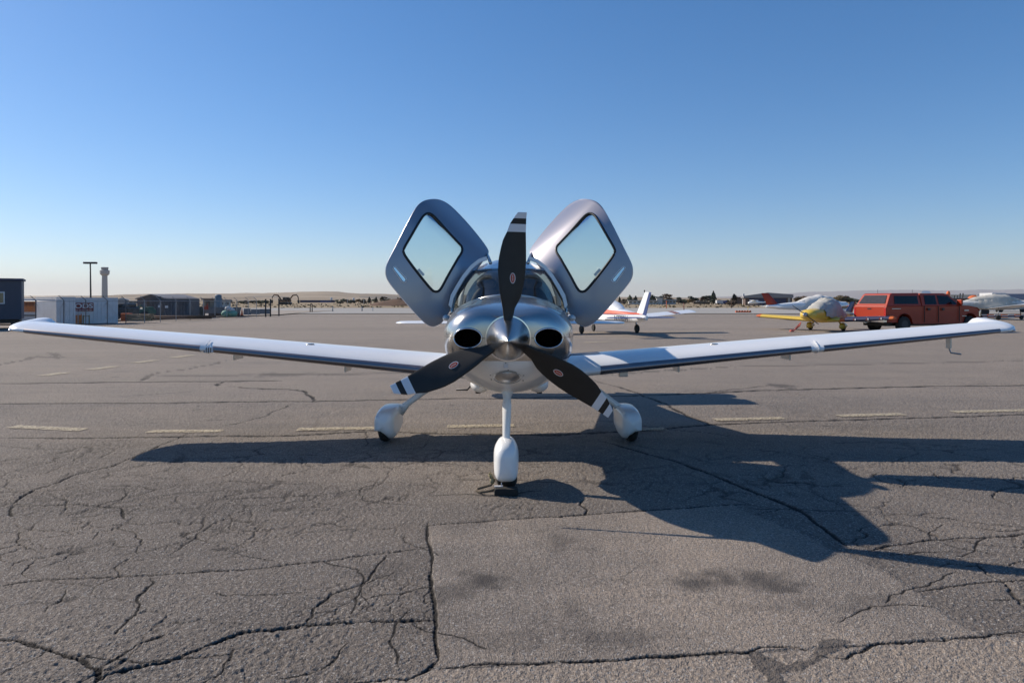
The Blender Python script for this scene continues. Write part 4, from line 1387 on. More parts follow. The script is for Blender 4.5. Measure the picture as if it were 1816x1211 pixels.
# chromed breathers / cabin air scoops beside the windscreen, wing-root tanks seen behind
for s in (-1, 1):
    mb = MB(); mb.ell((s * .645, 1.66, 1.415), (.04, .12, .035), 14, 10); mb.build('air_scoop', M['lower_white'], plane, smooth=True)
# painted pinstripe along the cowl side
for s in (-1, 1):
    rows = []
    for y in np.linspace(.25, 1.9, 18):
        cz, hw, ht, hb, nt, nb = interp(y, HULL)
        z0 = 1.118
        rows.append([(s * (hw * max(0, 1 - ((cz - z) / hb) ** nb) ** (1 / nb) + .003), y, z) for z in (z0, z0 - .006, z0 - .012)])
    mb = MB(); mb.grid(rows); mb.build('pinstripe', M['stripe_blue'], plane)

# chock and its rope
ck = thing('wheel_chock', 'black rubber wheel chock with a frayed rope, against the nose wheel', 'wheel chock', (AX + NX + .005, AY + .27, 0))
mb = MB(); mb.extrude_xz([(-.10, .0), (.095, .0), (.095, .045), (.085, .058), (-.09, .058), (-.10, .05)], -.06, .03); mb.build('chock_block', M['chock'], ck, bevel=.008)
mb = MB()
pts = [(-.10, -.02, .045), (-.15, -.02, .03), (-.21, -.01, .02), (-.25, .04, .018), (-.24, .09, .02), (-.19, .11, .03), (-.13, .10, .05), (-.10, .11, .09)]
pts = [Vector(p) for p in pts]
fine_ = []
for i in range(len(pts) - 1):
    for k in range(6):
        fine_.append(pts[i].lerp(pts[i + 1], k / 6))
fine_.append(pts[-1])
for st in range(3):
    mb.tube([p + Vector((0, math.sin(i * 1.1 + st * 2.1), math.cos(i * 1.1 + st * 2.1))) * .006 for i, p in enumerate(fine_)], .0065, 6)
mb.build('rope', M['rope'], ck, smooth=True)
mb = MB(); mb.ell((-.12, .10, .085), (.022, .022, .03), 10, 8, rnd=.3); mb.tube([(-.12, .10, .10), (-.14, .10, .14)], [.015, .02], 8)
for k in range(7):
    mb.tube([(-.14, .10, .135), (-.14 + random.uniform(-.025, .02), .10 + random.uniform(-.02, .02), .16 + random.uniform(-.02, .01))], .003, 4)
mb.build('rope_knot', mat('frayed', (.26, .22, .13), .9), ck, smooth=True)
mb = MB(); mb.box(-.10, -.03, -.065, -.04, .078, .084); mb.box(-.045, -.038, -.06, -.05, .078, .11); mb.build('metal_clip', M['letter'], ck)

# ================================================================== OTHER AEROPLANES (local +Y = nose)
def low_wing(root, L, hw, ztop, zbot, span, chord, zw, dih, body_m, wing_m, tail_m, stab, fin_h, gear_x, pants=None, prop=True, wheel_r=.19, canopy=None, fin_m=None, nose_x=None, tip_m=None, rudder_m=None, wth=.14):
    nose, tail = L * .36, -L * .60
    zt_tail = lerp(zbot, ztop, .42); zb_tail = lerp(zbot, ztop, .18)
    tab = [(tail, 0, (zt_tail + zb_tail) / 2, .05, .10, .10, 2, 2),
           (tail * .75, 0, lerp(zbot, ztop, .32), hw * .35, (ztop - zbot) * .16, (ztop - zbot) * .2, 2.3, 2.3),
           (tail * .4, 0, lerp(zbot, ztop, .37), hw * .7, (ztop - zbot) * .24, (ztop - zbot) * .3, 2.5, 2.6),
           (0, 0, lerp(zbot, ztop, .36), hw, (ztop - zbot) * .30, (ztop - zbot) * .36, 2.6, 3),
           (nose * .55, 0, lerp(zbot, ztop, .36), hw * .95, (ztop - zbot) * .30, (ztop - zbot) * .34, 2.6, 3),
           (nose * .9, 0, lerp(zbot, ztop, .36), hw * .8, (ztop - zbot) * .24, (ztop - zbot) * .25, 2.4, 2.6),
           (nose, 0, lerp(zbot, ztop, .36), hw * .35, (ztop - zbot) * .1, (ztop - zbot) * .1, 2, 2)]
    mb = MB(); loft(mb, resample(tab, list(np.linspace(tail, nose, 26))), 28)
    body = mb.build('fuselage', body_m, root, smooth=True)
    cab = [(tail * .42, 0, lerp(zbot, ztop, .55), hw * .3, .05, .1, 2, 2), (tail * .25, 0, lerp(zbot, ztop, .6), hw * .65, (ztop - zbot) * .25, .2, 2.2, 2),
           (-.1, 0, lerp(zbot, ztop, .6), hw * .88, (ztop - zbot) * .4, .2, 2.4, 2), (nose * .35, 0, lerp(zbot, ztop, .6), hw * .85, (ztop - zbot) * .38, .2, 2.4, 2), (nose * .62, 0, lerp(zbot, ztop, .6), hw * .7, (ztop - zbot) * .08, .1, 2.2, 2)]
    mb = MB(); loft(mb, resample(cab, list(np.linspace(tail * .42, nose * .62, 22))), 28)
    if canopy is M['beige_cloth'] or canopy is M['white_cover']:
        mb.v = [(x + .02 * math.sin(y * 14 + z * 9), y, z + .018 * math.sin(y * 23 + x * 6)) for x, y, z in mb.v]
    mb.build('canopy_cover' if canopy in (M['beige_cloth'], M['white_cover']) else 'cabin', canopy or body_m, root, smooth=True)
    for s in (-1, 1):
        rows = []
        up, lo = airfoil(10, wth)
        for f in (0, .5, .93, .97, 1.0):
            a = f * span / 2; c_ = chord * (1 - .25 * f) * (1 if f < .95 else (.9 if f < .99 else .5))
            y0 = nose * .28
            rows.append([(s * a, y0 - x * c_, zw + a * dih + z * c_) for x, z in reversed(up)] + [(s * a, y0 - x * c_, zw + a * dih + z * c_) for x, z in lo[1:-1]])
        mb = MB(); mb.grid(rows[:3] if tip_m else rows, closed=True); n = len(rows[0])
        if not tip_m: mb.f.append(tuple(range(4 * n, 5 * n))); mb.m.append(0)
        w = mb.build('wing', wing_m, root, smooth=True, angle=50)
        if tip_m:
            mb = MB(); mb.grid(rows[2:], closed=True); mb.f.append(tuple(range(2 * n, 3 * n))); mb.m.append(0); mb.build('wing_tip', tip_m, w, smooth=True, angle=50)
        rows = []
        up, lo = airfoil(8, .09)
        for f in (0, .6, .95, 1.0):
            a = f * stab / 2; c_ = .75 * (1 - .2 * f) * (1 if f < .99 else .6)
            rows.append([(s * a, tail + .75 - x * c_, (zt_tail + zb_tail) / 2 + z * c_) for x, z in reversed(up)] + [(s * a, tail + .75 - x * c_, (zt_tail + zb_tail) / 2 + z * c_) for x, z in lo[1:-1]])
        mb = MB(); mb.grid(rows, closed=True); n = len(rows[0]); mb.f.append(tuple(range(3 * n, 4 * n))); mb.m.append(0)
        mb.build('tailplane', tail_m, root, smooth=True, angle=50)
        # main wheel
        gx = s * gear_x
        mb = MB(); mb.lathe([(-.07, .05), (-.07, wheel_r * .8), (-.03, wheel_r), (.03, wheel_r), (.07, wheel_r * .8), (.07, .05)], (gx, -.25, wheel_r), 'x', 20)
        mb.build('wheel', M['rubber'], root, smooth=True, angle=50)
        mb = MB(); mb.tube([(gx * .95 if pants is None else gx * .6, -.2, zw + .15), (gx, -.25, wheel_r)], .04, 8); mb.build('gear_leg', body_m if pants else M['steel'], root, smooth=True)
        if pants:
            mb = MB(); loft(mb, [(-.75, gx, wheel_r + .08, .02, .03, .03, 2, 2), (-.5, gx, wheel_r + .08, .09, .12, .10, 2, 2), (-.2, gx, wheel_r + .06, .13, .19, .16, 2.4, 2.4), (.0, gx, wheel_r + .06, .12, .17, .14, 2.4, 2.4), (.12, gx, wheel_r + .06, .03, .05, .05, 2, 2)], 20)
            mb.build('wheel_fairing', pants, root, smooth=True)
    if nose_x is None:
        mb = MB(); mb.lathe([(-.05, .04), (-.05, wheel_r * .75), (0, wheel_r * .9), (.05, wheel_r * .75), (.05, .04)], (0, nose * .72, wheel_r * .9), 'x', 20)
        mb.tube([(0, nose * .72, wheel_r), (0, nose * .68, zbot + .1)], .035, 8); mb.build('nose_wheel', M['rubber'], root, smooth=True, angle=50)
    rows = []
    up, lo = airfoil(8, .10)
    fb = lerp(zbot, ztop, .38)
    fl = []
    for f, y0, c_ in ((0, 1.35, 1.25), (.12, 1.0, .98), (.97, .22, .62), (1.0, .16, .5)):
        z = fb + (fin_h - fb) * f
        fl.append((z, tail + y0, c_))
        rows.append([(zz * c_, tail + y0 - x * c_, z) for x, zz in reversed(up)] + [(zz * c_, tail + y0 - x * c_, z) for x, zz in lo[1:-1]])
    mb = MB(); mb.grid(rows, closed=True); n = len(rows[0]); mb.f.append(tuple(range(3 * n, 4 * n))); mb.m.append(0)
    fin = mb.build('tail_fin', fin_m or body_m, root, smooth=True, angle=50)
    if rudder_m:
        mb = MB(); rows = []
        for z, y0, c_ in fl:
            rows.append([(-.03 * c_ - .01, y0 - .74 * c_, z), (-.008, y0 - c_ - .01, z), (.008, y0 - c_ - .01, z), (.03 * c_ + .01, y0 - .74 * c_, z)])
        mb.grid(rows); mb.build('rudder', rudder_m, fin)
    if prop:
        mb = MB(); zc_ = lerp(zbot, ztop, .36)
        mb.lathe([(0, .12), (.1, .11), (.25, .02)], (0, nose, zc_), 'y', 16)
        sp_ = mb.build('spinner', M['steel'], root, smooth=True)
        for s in (0, 1):
            a = R(35) + s * math.pi
            mb = MB(); mb.tube([(0, nose + .05, zc_), (math.cos(a) * .5, nose + .05, zc_ + math.sin(a) * .5), (math.cos(a) * .8, nose + .05, zc_ + math.sin(a) * .8)], [.05, .08, .05], 8, flat=.2)
            mb.build('propeller_blade', M['blade_black'], root, smooth=True)
    return body, tab

# white aeroplane with red-orange flash, seen from behind
t1 = thing('parked_aeroplane', 'white low wing aeroplane with orange and blue flash, tail towards the viewer, behind the door', 'aeroplane', (4.62, 33.0, 0), R(14))
b1, tb1 = low_wing(t1, 7.3, .56, 1.66, .48, 9.4, 1.6, .62, .085, M['white_paint'], M['white_paint'], M['stripe_blue'], 3.0, 1.93, 1.42, fin_m=M['white_paint'], rudder_m=M['stripe_blue'], wheel_r=.21)
def flash(root, tab, y0, y1, lo, hi, m, nm, side=-1, off=.012):
    rows = []
    for y in np.linspace(y0, y1, 16):
        cx, cz, hw_, ht, hb, nt, nb = interp(y, tab)
        f = (y - y0) / (y1 - y0)
        zl, zh = lerp(lo[0], lo[1], f), lerp(hi[0], hi[1], f)
        row = []
        for k in range(5):
            z = lerp(zl, zh, k / 4)
            e, h = (nt, ht) if z > cz else (nb, hb)
            row.append((side * (hw_ * max(0, 1 - min(1, abs(z - cz) / h) ** e) ** (1 / e) + off), y, z))
        rows.append(row)
    mb = MB(); mb.grid(rows); return mb.build(nm, m, root, smooth=True)
for sd in (-1, 1):
    flash(t1, tb1, -4.1, 1.6, (.98, .93), (1.02, 1.24), M['stripe_orange'], 'orange_stripe', sd)
    flash(t1, tb1, -4.2, 2.0, (.955, .905), (.97, .925), M['stripe_blue'], 'blue_stripe', sd)
    flash(t1, tb1, -2.5, 2.0, (.66, .56), (.70, .64), M['navy'], 'dark_sill_stripe', sd)
text('registration', 'N7782H', M['tail_text'], .34, t1, (-.40, -2.55, .765), (R(90), 0, R(-83)), 1.0)
# the near side of the right wing carries two red bands; beacon on the fin
for k in (0, 1):
    rows = []
    for a in (3.3 + k * .16, 3.4 + k * .16):
        f = a / 4.7; c_ = 1.6 * (1 - .25 * f)
        rows.append([(a, 7.3 * .36 * .28 - u * c_, .62 + a * .085 + (0.075 * math.sin(math.pi * u ** .5) + .02) * c_ + .012) for u in (.08, .3, .6, .97)])
    mb = MB(); mb.grid(rows); mb.build('wing_band', M['sign_red'], t1)
mb = MB(); mb.ell((0, -4.15, 1.98), (.03, .03, .05), 8, 6); mb.tube([(0, -4.15, 1.9), (0, -4.15, 2.0)], .01, 6); mb.build('beacon', M['black'], t1)
flash(t1, tb1, -4.2, -3.9, (.6, .6), (.61, .61), M['white_paint'], 'tail_skid', -1)

# yellow aeroplane under a beige cover
t2 = thing('covered_yellow_aeroplane', 'yellow low wing aeroplane, cockpit under a beige cloth cover, beside the red pickup', 'aeroplane', (16.3, 35.6, 0), R(132))
b2, tb2 = low_wing(t2, 6.0, .50, 1.52, .50, 7.0, 1.35, .52, .055, M['yellow'], M['yellow'], M['stripe_blue'], 2.3, 1.5, .85, pants=M['yellow'], canopy=M['beige_cloth'], fin_m=M['stripe_blue'], nose_x=1, tip_m=M['orange'], rudder_m=M['orange'], wth=.21)
# the loose cloth: a wrinkled shell from the windscreen back over the canopy
rows = []
for y in np.linspace(1.0, -2.3, 34):
    w_ = interp(y, [(-2.3, .22, 1.02), (-1.2, .45, 1.25), (-.8, .62, 1.62), (.0, .68, 1.70), (.6, .6, 1.42), (1.0, .54, 1.24)])
    row = []
    for k in range(25):
        a = math.pi * k / 24
        wr = 1 + .035 * math.sin(y * 19 + math.sin(k * .7) * 2.2) + .02 * math.sin(k * 2.1 + y * 7)
        row.append((w_[0] * math.cos(a) * wr, y + .02 * math.sin(k), .78 + (w_[1] - .78) * math.sin(a) ** .8 * wr if 0 < k < 24 else .74 + .05 * math.sin(y * 9)))
    rows.append(row)
mb = MB(); mb.grid(rows); mb.build('cloth_cover', M['beige_cloth'], t2, smooth=True)
# union flag paint on the near wing half: blue with white and red bars
for k, (a0, a1, m_) in enumerate(((-1.0, -1.25, M['orange']), (-1.25, -3.3, M['navy']))):
    rows = []
    up, lo = airfoil(10, .215)
    for a in (a0, a1):
        f = abs(a) / 3.5; c_ = 1.35 * (1 - .25 * f); zz = .52 + abs(a) * .055
        rows.append([(a, 6 * .36 * .28 - x * c_ + .004, zz + z * c_ * 1.04) for x, z in reversed(up)] + [(a, 6 * .36 * .28 - x * c_ + .004, zz + z * c_ * 1.04) for x, z in lo[1:-1]])
    mb = MB(); mb.grid(rows, closed=True); mb.build('painted_wing_panel', m_, t2, smooth=True)
for a0 in (-1.8, -2.4, -3.0):
    mb = MB(); zz = .52 - a0 * .055
    mb.box(a0, a0 + .05, .55, .63, zz - .03, zz + .06); mb.box(a0 + .07, a0 + .12, .55, .63, zz - .03, zz + .06, 1)
    mb.build('flag_bar', [M['letter'], M['sign_red']], t2)
rp = MB(); rp.tube([P(1420, 572, 35.5), P(1418, 578, 35), P(1405, 588, 34.2)], .035, 6); rp.ell(P(1404, 587, 34.2), (.12, .1, .08), 8, 6); rp.tube([P(1420, 572, 35.5), P(1411, 582, 34.6)], .03, 5)
tag(rp.build('tie_down_rope', M['tape_red']), 'faded red tie-down strap hanging from the yellow wing', 'rope')

# white aeroplane with a red fin behind
t3 = thing('red_tailed_aeroplane', 'white covered aeroplane with a red tail fin, behind the yellow one', 'aeroplane', (24.6, 55, 0), R(-84))
low_wing(t3, 7.2, .62, 1.95, .7, 9.8, 1.5, .75, .09, M['white_paint'], M['roof_grey'], M['white_paint'], 3.0, 2.15, 1.4, canopy=M['white_cover'], fin_m=M['red_paint'], tip_m=M['orange'], prop=False)
rows = []
for y in np.linspace(2.2, -2.0, 22):
    w_ = interp(y, [(-2.0, .3, 1.3), (-1.0, .6, 1.8), (.2, .7, 2.05), (1.2, .6, 1.65), (2.2, .5, 1.4)])
    rows.append([(w_[0] * math.cos(a), y, .8 + (w_[1] - .8) * max(0, math.sin(a)) ** .7 * (1 + .02 * math.sin(y * 9 + a * 5))) for a in np.linspace(0, math.pi, 17)])
mb = MB(); mb.grid(rows); mb.build('cloth_cover', M['white_cover'], t3, smooth=True)

# aeroplane under a pale cover on the far right
t4 = thing('shrouded_aeroplane', 'small aeroplane wrapped in a pale crumpled cover at the right edge', 'aeroplane', (39.4, 56, 0), R(-101))
low_wing(t4, 8.2, .62, 2.05, .8, 10.5, 1.6, .85, .08, M['white_cover'], M['white_paint'], M['white_paint'], 3.3, 2.35, 1.5, canopy=M['beige_cloth'], fin_m=M['white_paint'])
rows = []
for y in np.linspace(2.75, -3.4, 44):
    w_ = interp(y, [(-3.4, .25, 1.25, 1.0), (-2.0, .45, 1.5, .9), (-.6, .62, 1.9, .9), (.2, .66, 2.08, .9), (1.3, .62, 1.85, .85), (2.3, .55, 1.55, .85), (2.75, .4, 1.35, .9)])
    row = []
    for k in range(25):
        a = math.pi * (1.25 * k / 24 - .125)
        wr = 1 + .04 * math.sin(y * 15 + math.sin(k * .9) * 2) + .02 * math.sin(k * 1.9 + y * 5)
        row.append((w_[0] * math.cos(a) * wr, y, w_[2] + .25 + (w_[1] - w_[2] - .25) * math.sin(a) * wr))
    rows.append(row)
mb = MB(); mb.grid(rows); mb.build('cloth_cover', M['beige_cloth'], t4, smooth=True)

# high-wing trainer in front of the blue hangar, and a silver one further right
t5 = thing('high_wing_aeroplane', 'small pale high wing aeroplane parked before the dark blue hangar', 'aeroplane', (X(1338, 165), 165, .06), R(80))
mb = MB(); loft(mb, [(2.4, 0, 1.3, .3, .3, .3, 2, 2), (2.0, 0, 1.35, .5, .45, .45, 2, 2), (.8, 0, 1.5, .55, .8, .6, 2.5, 2.5), (-.8, 0, 1.5, .5, .8, .5, 2.5, 2.5), (-2, 0, 1.5, .35, .4, .3, 2, 2), (-4.8, 0, 1.6, .08, .15, .15, 2, 2)], 20)
mb.build('fuselage', M['white_paint'], t5, smooth=True)
mb = MB(); mb.box(-5.4, 5.4, -.5, 1.0, 2.25, 2.42); mb.build('wing', M['white_paint'], t5, bevel=.05)
mb = MB(); mb.add([(-.06, -3.6, 1.6), (.06, -3.6, 1.6), (.06, -5, 1.6), (-.06, -5, 1.6), (-.05, -4.6, 3.0), (.05, -4.6, 3.0), (.05, -5.2, 3.0), (-.05, -5.2, 3.0)], [(0, 1, 2, 3), (4, 5, 6, 7), (0, 1, 5, 4), (1, 2, 6, 5), (2, 3, 7, 6), (3, 0, 4, 7)]); mb.build('tail_fin', M['white_paint'], t5)
mb = MB(); mb.box(-1.7, 1.7, -5, -4.1, 1.62, 1.7); mb.build('tailplane', M['white_paint'], t5)
for gx, gy in ((-1.2, .2), (1.2, .2), (0, 2.0)):
    mb = MB(); mb.lathe([(-.07, .1), (-.07, .2), (.07, .2), (.07, .1)], (gx, gy, .2), 'x', 14); mb.tube([(gx, gy, .2), (gx * .3, gy, 1.0)], .05, 6); mb.build('wheel', M['rubber'], t5, smooth=True, angle=40)

# ================================================================== PICKUP (local +X forward, +Y away)
tk = thing('pickup_truck', 'dark orange red crew cab pickup with a matching canopy over its bed', 'pickup truck', (18.1, 33.0, 0), R(18))
def arch(cx, r, n=10, z0=.50):
    return [(cx - r * math.cos(math.pi * i / n), z0 + (r - .02) * math.sin(math.pi * i / n)) for i in range(n + 1)]
prof = [(.02, .55), (.02, 1.30), (5.0, 1.32), (5.35, 1.31), (5.95, 1.22), (6.12, 1.10), (6.18, .85), (6.18, .50)]
bottom = [(6.02, .48)] + [(p[0], p[1]) for p in reversed(arch(5.49, .46))] + [(4.9, .42), (1.75, .42)] + [(p[0], p[1]) for p in reversed(arch(1.18, .46))] + [(.3, .5)]
mb = MB()
pts = prof + bottom
n = len(pts)
ylev = [(.0, .0), (.0, .0)]
inner_lo, inner_hi = .06, 1.94
vs = []
for (yy, k) in ((.05, .985), (.0, 1.0), (2.0, 1.0), (1.95, .985)):
    vs.append([(3.1 + (p[0] - 3.1) * (1 if k == 1 else .996), yy, .9 + (p[1] - .9) * (1 if k == 1 or p[1] < .9 else .985) + 0) for p in pts])
mb.grid([[r[i] for i in range(n)] for r in vs], closed=True)
mb.f.append(tuple(range(n))); mb.m.append(0); mb.f.append(tuple(range(3 * n, 4 * n))); mb.m.append(0)
body = mb.build('body', M['red_paint'], tk, bevel=.02)
# cab and canopy upper shells (tapered inwards)
def shell(pts, ins, name, m, par):
    mb = MB(); lo = [p for p in pts]
    def yy(z, far): return (2.0 - .04 - ins * (z - 1.3)) if far else (.04 + ins * (z - 1.3))
    a = [(x, yy(z, 0), z) for x, z in pts]; b = [(x, yy(z, 1), z) for x, z in pts]
    n_ = len(pts); mb.add(a + b, [tuple(range(n_)), tuple(range(2 * n_ - 1, n_ - 1, -1))] + [(i, n_ + i, n_ + (i + 1) % n_, (i + 1) % n_) for i in range(n_)])
    return mb.build(name, m, par, bevel=.025)
cab = shell([(2.30, 1.28), (2.34, 1.93), (3.9, 1.94), (4.15, 1.90), (4.95, 1.33), (4.95, 1.28)], .28, 'cab', M['red_paint'], tk)
cap = shell([(.04, 1.29), (.10, 1.36), (.42, 1.88), (.55, 1.93), (2.22, 1.95), (2.26, 1.29)], .22, 'canopy_shell', M['red_paint'], tk)
def pane(pts3, name, m, par, lift):
    mb = MB(); mb.add([tuple(Vector(p) + Vector(lift)) for p in pts3], [tuple(range(len(pts3)))]); return mb.build(name, m, par, solid=.008)
def sidey(z, ins): return .04 + ins * (z - 1.3)
pane([(.55, sidey(1.40, .22), 1.40), (2.08, sidey(1.40, .22), 1.40), (2.08, sidey(1.80, .22), 1.80), (.62, sidey(1.80, .22), 1.80)], 'side_window', M['dark_glass'], cap, (0, -.006, 0))
pane([(.13, .20, 1.42), (.13, 1.80, 1.42), (.385, 1.68, 1.82), (.385, .32, 1.82)], 'rear_window', mat('smoky_glass', (.05, .045, .045), .12, spec=.5), cap, (-.02, 0, .012))
pane([(2.52, sidey(1.38, .28), 1.38), (3.28, sidey(1.38, .28), 1.38), (3.28, sidey(1.83, .28), 1.83), (2.56, sidey(1.83, .28), 1.83)], 'rear_door_window', M['dark_glass'], cab, (0, -.006, 0))
pane([(3.42, sidey(1.38, .28), 1.38), (4.66, sidey(1.38, .28), 1.38), (4.12, sidey(1.80, .28), 1.80), (3.42, sidey(1.83, .28), 1.83)], 'front_door_window', M['dark_glass'], cab, (0, -.006, 0))
pane([(4.90, .12, 1.36), (4.90, 1.88, 1.36), (4.19, 1.76, 1.87), (4.19, .24, 1.87)], 'windscreen', M['dark_glass'], cab, (.012, 0, .014))
mb = MB(); mb.box(-.012, .02, .12, 1.88, .72, 1.28); tg = mb.build('tailgate', M['red_paint'], tk, bevel=.012)
mb = MB(); mb.box(-.03, -.012, .9, 1.12, 1.14, 1.20); mb.build('tailgate_handle', M['black'], tg)
mb = MB(); mb.box(-.16, .05, .0, 2.0, .50, .70); mb.build('rear_bumper', M['chrome'], tk, bevel=.03)
mb = MB(); mb.box(6.15, 6.32, .0, 2.0, .42, .68); mb.build('front_bumper', M['chrome'], tk, bevel=.03)
mb = MB(); mb.box(6.15, 6.21, .25, 1.75, .72, 1.08); mb.build('grille', M['chrome'], tk, bevel=.01)
for yy in (.02, 1.86):
    mb = MB(); mb.box(-.02, .03, yy, yy + .12, .80, 1.24); mb.build('tail_lamp', M['lamp_red'], tk, bevel=.008)
    mb = MB(); mb.box(6.10, 6.20, yy, yy + .2, .75, 1.05); mb.build('headlamp', M['chrome'], tk, bevel=.02)
for cx in (1.18, 5.49):
    for yy in (.02, 1.98 - .26):
        mb = MB(); mb.lathe([(0, .12), (0, .36), (.03, .395), (.22, .395), (.25, .36), (.25, .12)], (0, 0, 0), 'y', 30)
        mb.v = [(x + cx, y + yy, z + .395) for x, y, z in mb.v]
        w = mb.build('wheel', M['rubber'], tk, smooth=True, angle=40)
        mb = MB(); mb.lathe([(-.004, .02), (-.004, .2), (.02, .23), (.23, .23), (.254, .2), (.254, .02)], (cx, yy, .395), 'y', 24); mb.build('rim', M['dark_metal'], w, smooth=True, angle=30)
mb = MB(); mb.box(.3, 6.0, .3, 1.7, .32, .56); mb.build('chassis', M['black'], tk)
for x0 in (3.33, 2.42, 4.72):
    mb = MB(); mb.box(x0, x0 + .012, -.003, .03, .50, 1.30); mb.build('door_seam', M['black'], tk)
for x0 in (2.62, 3.55):
    mb = MB(); mb.box(x0, x0 + .16, -.03, .01, 1.08, 1.20); mb.build('door_handle', M['black'], tk, bevel=.01)
mb = MB(); mb.box(4.42, 4.55, -.30, -.02, 1.32, 1.36); mb.box(4.40, 4.52, -.36, -.10, 1.36, 1.62); mb.build('wing_mirror', M['red_paint'], tk, bevel=.02)
mb = MB(); mb.box(5.05, 5.35, -.004, .01, 1.05, 1.10); mb.box(4.9, 5.2, -.004, .01, .78, .81); mb.box(.35, .9, -.004, .01, 1.16, 1.19); mb.build('badge', M['steel'], tk)
mb = MB(); mb.tube([(.5, 1.0, 1.94), (.5, 1.0, 2.12)], .008, 5); mb.tube([(2.3, .6, 1.94), (2.3, .6, 2.12)], .008, 5); mb.build('aerial', M['black'], tk)
mb = MB(); mb.tube([(-.35, 1.0, .48), (0, 1.0, .50)], .04, 8); mb.ell((-.36, 1.0, .52), (.05, .05, .05), 10, 8); mb.build('tow_hitch', M['chrome'], tk, smooth=True)

# ================================================================== LEFT YARD
def FP(px, D): return (X(px, D), D)

# dark portable office
pb = thing('portable_office', 'dark blue grey portable office at the left edge', 'portable building', (X(38, 38), 38, 0), R(33))
mb = MB(); mb.box(-10, 0, 0, 2.6, .52, 2.68); mb.build('body', M['siding_dark'], pb, bevel=.02)
mb = MB(); mb.box(-10.1, .08, -.12, 2.7, 2.68, 2.79); mb.build('roof', M['navy'], pb)
mb = MB()
for k in range(40): mb.box(-.28 - k * .25, -.25 - k * .25, -.012, .0, .54, 2.66)
tag(mb.build('siding_rib', M['siding_dark'], pb), kind='stuff')
for k in range(3):
    x1 = -.75 - k * 2.6
    mb = MB(); mb.box(x1 - 1.0, x1, -.05, -.002, 1.38, 2.05); f_ = mb.build('window', M['letter'], pb)
    mb = MB(); mb.box(x1 - .94, x1 - .53, -.06, -.05, 1.44, 1.99); mb.box(x1 - .47, x1 - .06, -.06, -.05, 1.44, 1.99); mb.build('pane', M['win_glass'], f_)
mb = MB(); mb.box(-10, -.1, .3, 2.4, .3, .52); mb.build('frame', M['black'], pb)
for k in range(5):
    mb = MB(); mb.box(-.5 - k * 2.2, -.25 - k * 2.2, .15, .4, 0, .4); mb.build('support', M['black'], pb)

def container(label, fl, fr, top_y, m, depth=6, ribs=(), group='storage containers behind the fence'):
    """fl, fr: (px, D) of the front corners"""
    a = Vector((*FP(*fl), 0)); b = Vector((*FP(*fr), 0))
    d = (b - a); L_ = d.length; ang = math.atan2(d.y, d.x)
    H_ = Z(top_y, min(fl[1], fr[1]))
    t = thing('storage_container', label, 'container', tuple(a), ang, group)
    mb = MB(); mb.box(0, L_, 0, depth, .08, H_ - .02); mb.build('body', m, t)
    mb = MB(); mb.box(-.02, L_ + .02, -.02, depth, H_ - .14, H_); mb.box(-.02, L_ + .02, -.02, .1, .04, .18)
    mb.box(-.025, .08, -.025, .1, .0, H_ + .003); mb.box(L_ - .08, L_ + .025, -.025, .1, .0, H_ + .003); mb.build('frame_rail', m, t)
    mb = MB(); nrb = int(L_ / .22)
    for k in range(1, nrb): mb.box(k * L_ / nrb - .05, k * L_ / nrb, -.02, .0, .2, H_ - .16)
    if nrb > 1: tag(mb.build('wall_rib', m, t), kind='stuff')
    return t, L_, H_
c1, l1, h1 = container('white container with an orange banner, beside the dark office', (20, 47), (66, 47), 528.5, M['container_white'], 4)
mb = MB(); mb.box(.35, l1 - .05, -.05, -.022, .78, 1.52); bn = mb.build('banner', M['sign_orange'], c1)
for k in range(9):
    mb = MB(); x0 = .75 + k * .1; mb.box(x0, x0 + .045, -.06, -.05, 1.18, 1.46); mb.box(x0, x0 + .08, -.06, -.05, 1.3, 1.34)
    mb.build('letter_mark', M['letter_dark'], bn)
mb = MB(); mb.box(.35, l1 - .05, -.05, -.022, .50, .58); mb.build('dark_stripe', M['dark_metal'], c1)
c2, l2, h2 = container('ribbed pale container standing corner on, left of the red sign', (100, 43.0), (132.5, 43.95), 526.5, M['container_white'], 2.4)
c2.rotation_euler.z = R(60)
c4, l4, h4 = container('pale container carrying a red sign and orange picture', (131, 44.6), (208, 46.5), 528, M['container_white'], 2.2)
mb = MB(); mb.box(.06, 1.12, -.06, -.022, .85, 1.42); sg = mb.build('sign', M['sign_red'], c4)
text('sign_lettering', 'ODS', M['letter'], .42, sg, (.55, -.068, 1.19), sx=1.25)
mb = MB()
for k in range(5): mb.box(.06 + k * .2, .20 + k * .2, -.066, -.06, .905, .935)
mb.build('small_print', M['letter'], sg)
mb = MB(); mb.box(.06, .18, -.05, -.022, .62, .86); mb.box(.26, .38, -.05, -.022, .62, .86); mb.box(.06, .38, -.05, -.022, .70, .76); mb.box(.48, 1.0, -.05, -.022, .72, .76); mb.build('picture_detail', M['letter'], c4)
for k, (x0, x1) in enumerate(((.04, .2), (.26, .44))):
    mb = MB(); mb.box(x0, x1, -.05, -.022, .06, .62); mb.ell(((x0 + x1) / 2, -.036, .62), ((x1 - x0) / 2, .012, .12), 12, 8); mb.build('orange_figure', M['sign_orange'], c4)
mb = MB(); mb.box(.5, .56, -.05, -.022, .05, .6); mb.box(.85, .9, -.05, -.022, .05, .6); mb.box(.5, .9, -.05, -.022, .52, .56); mb.build('tan_frame', M['tan_wood'], c4)
for z in (1.35, .42):
    mb = MB(); mb.lathe([(0, .04), (.03, .04)], (1.88, -.05, z), 'y', 12); mb.build('vent', M['steel'], c4)

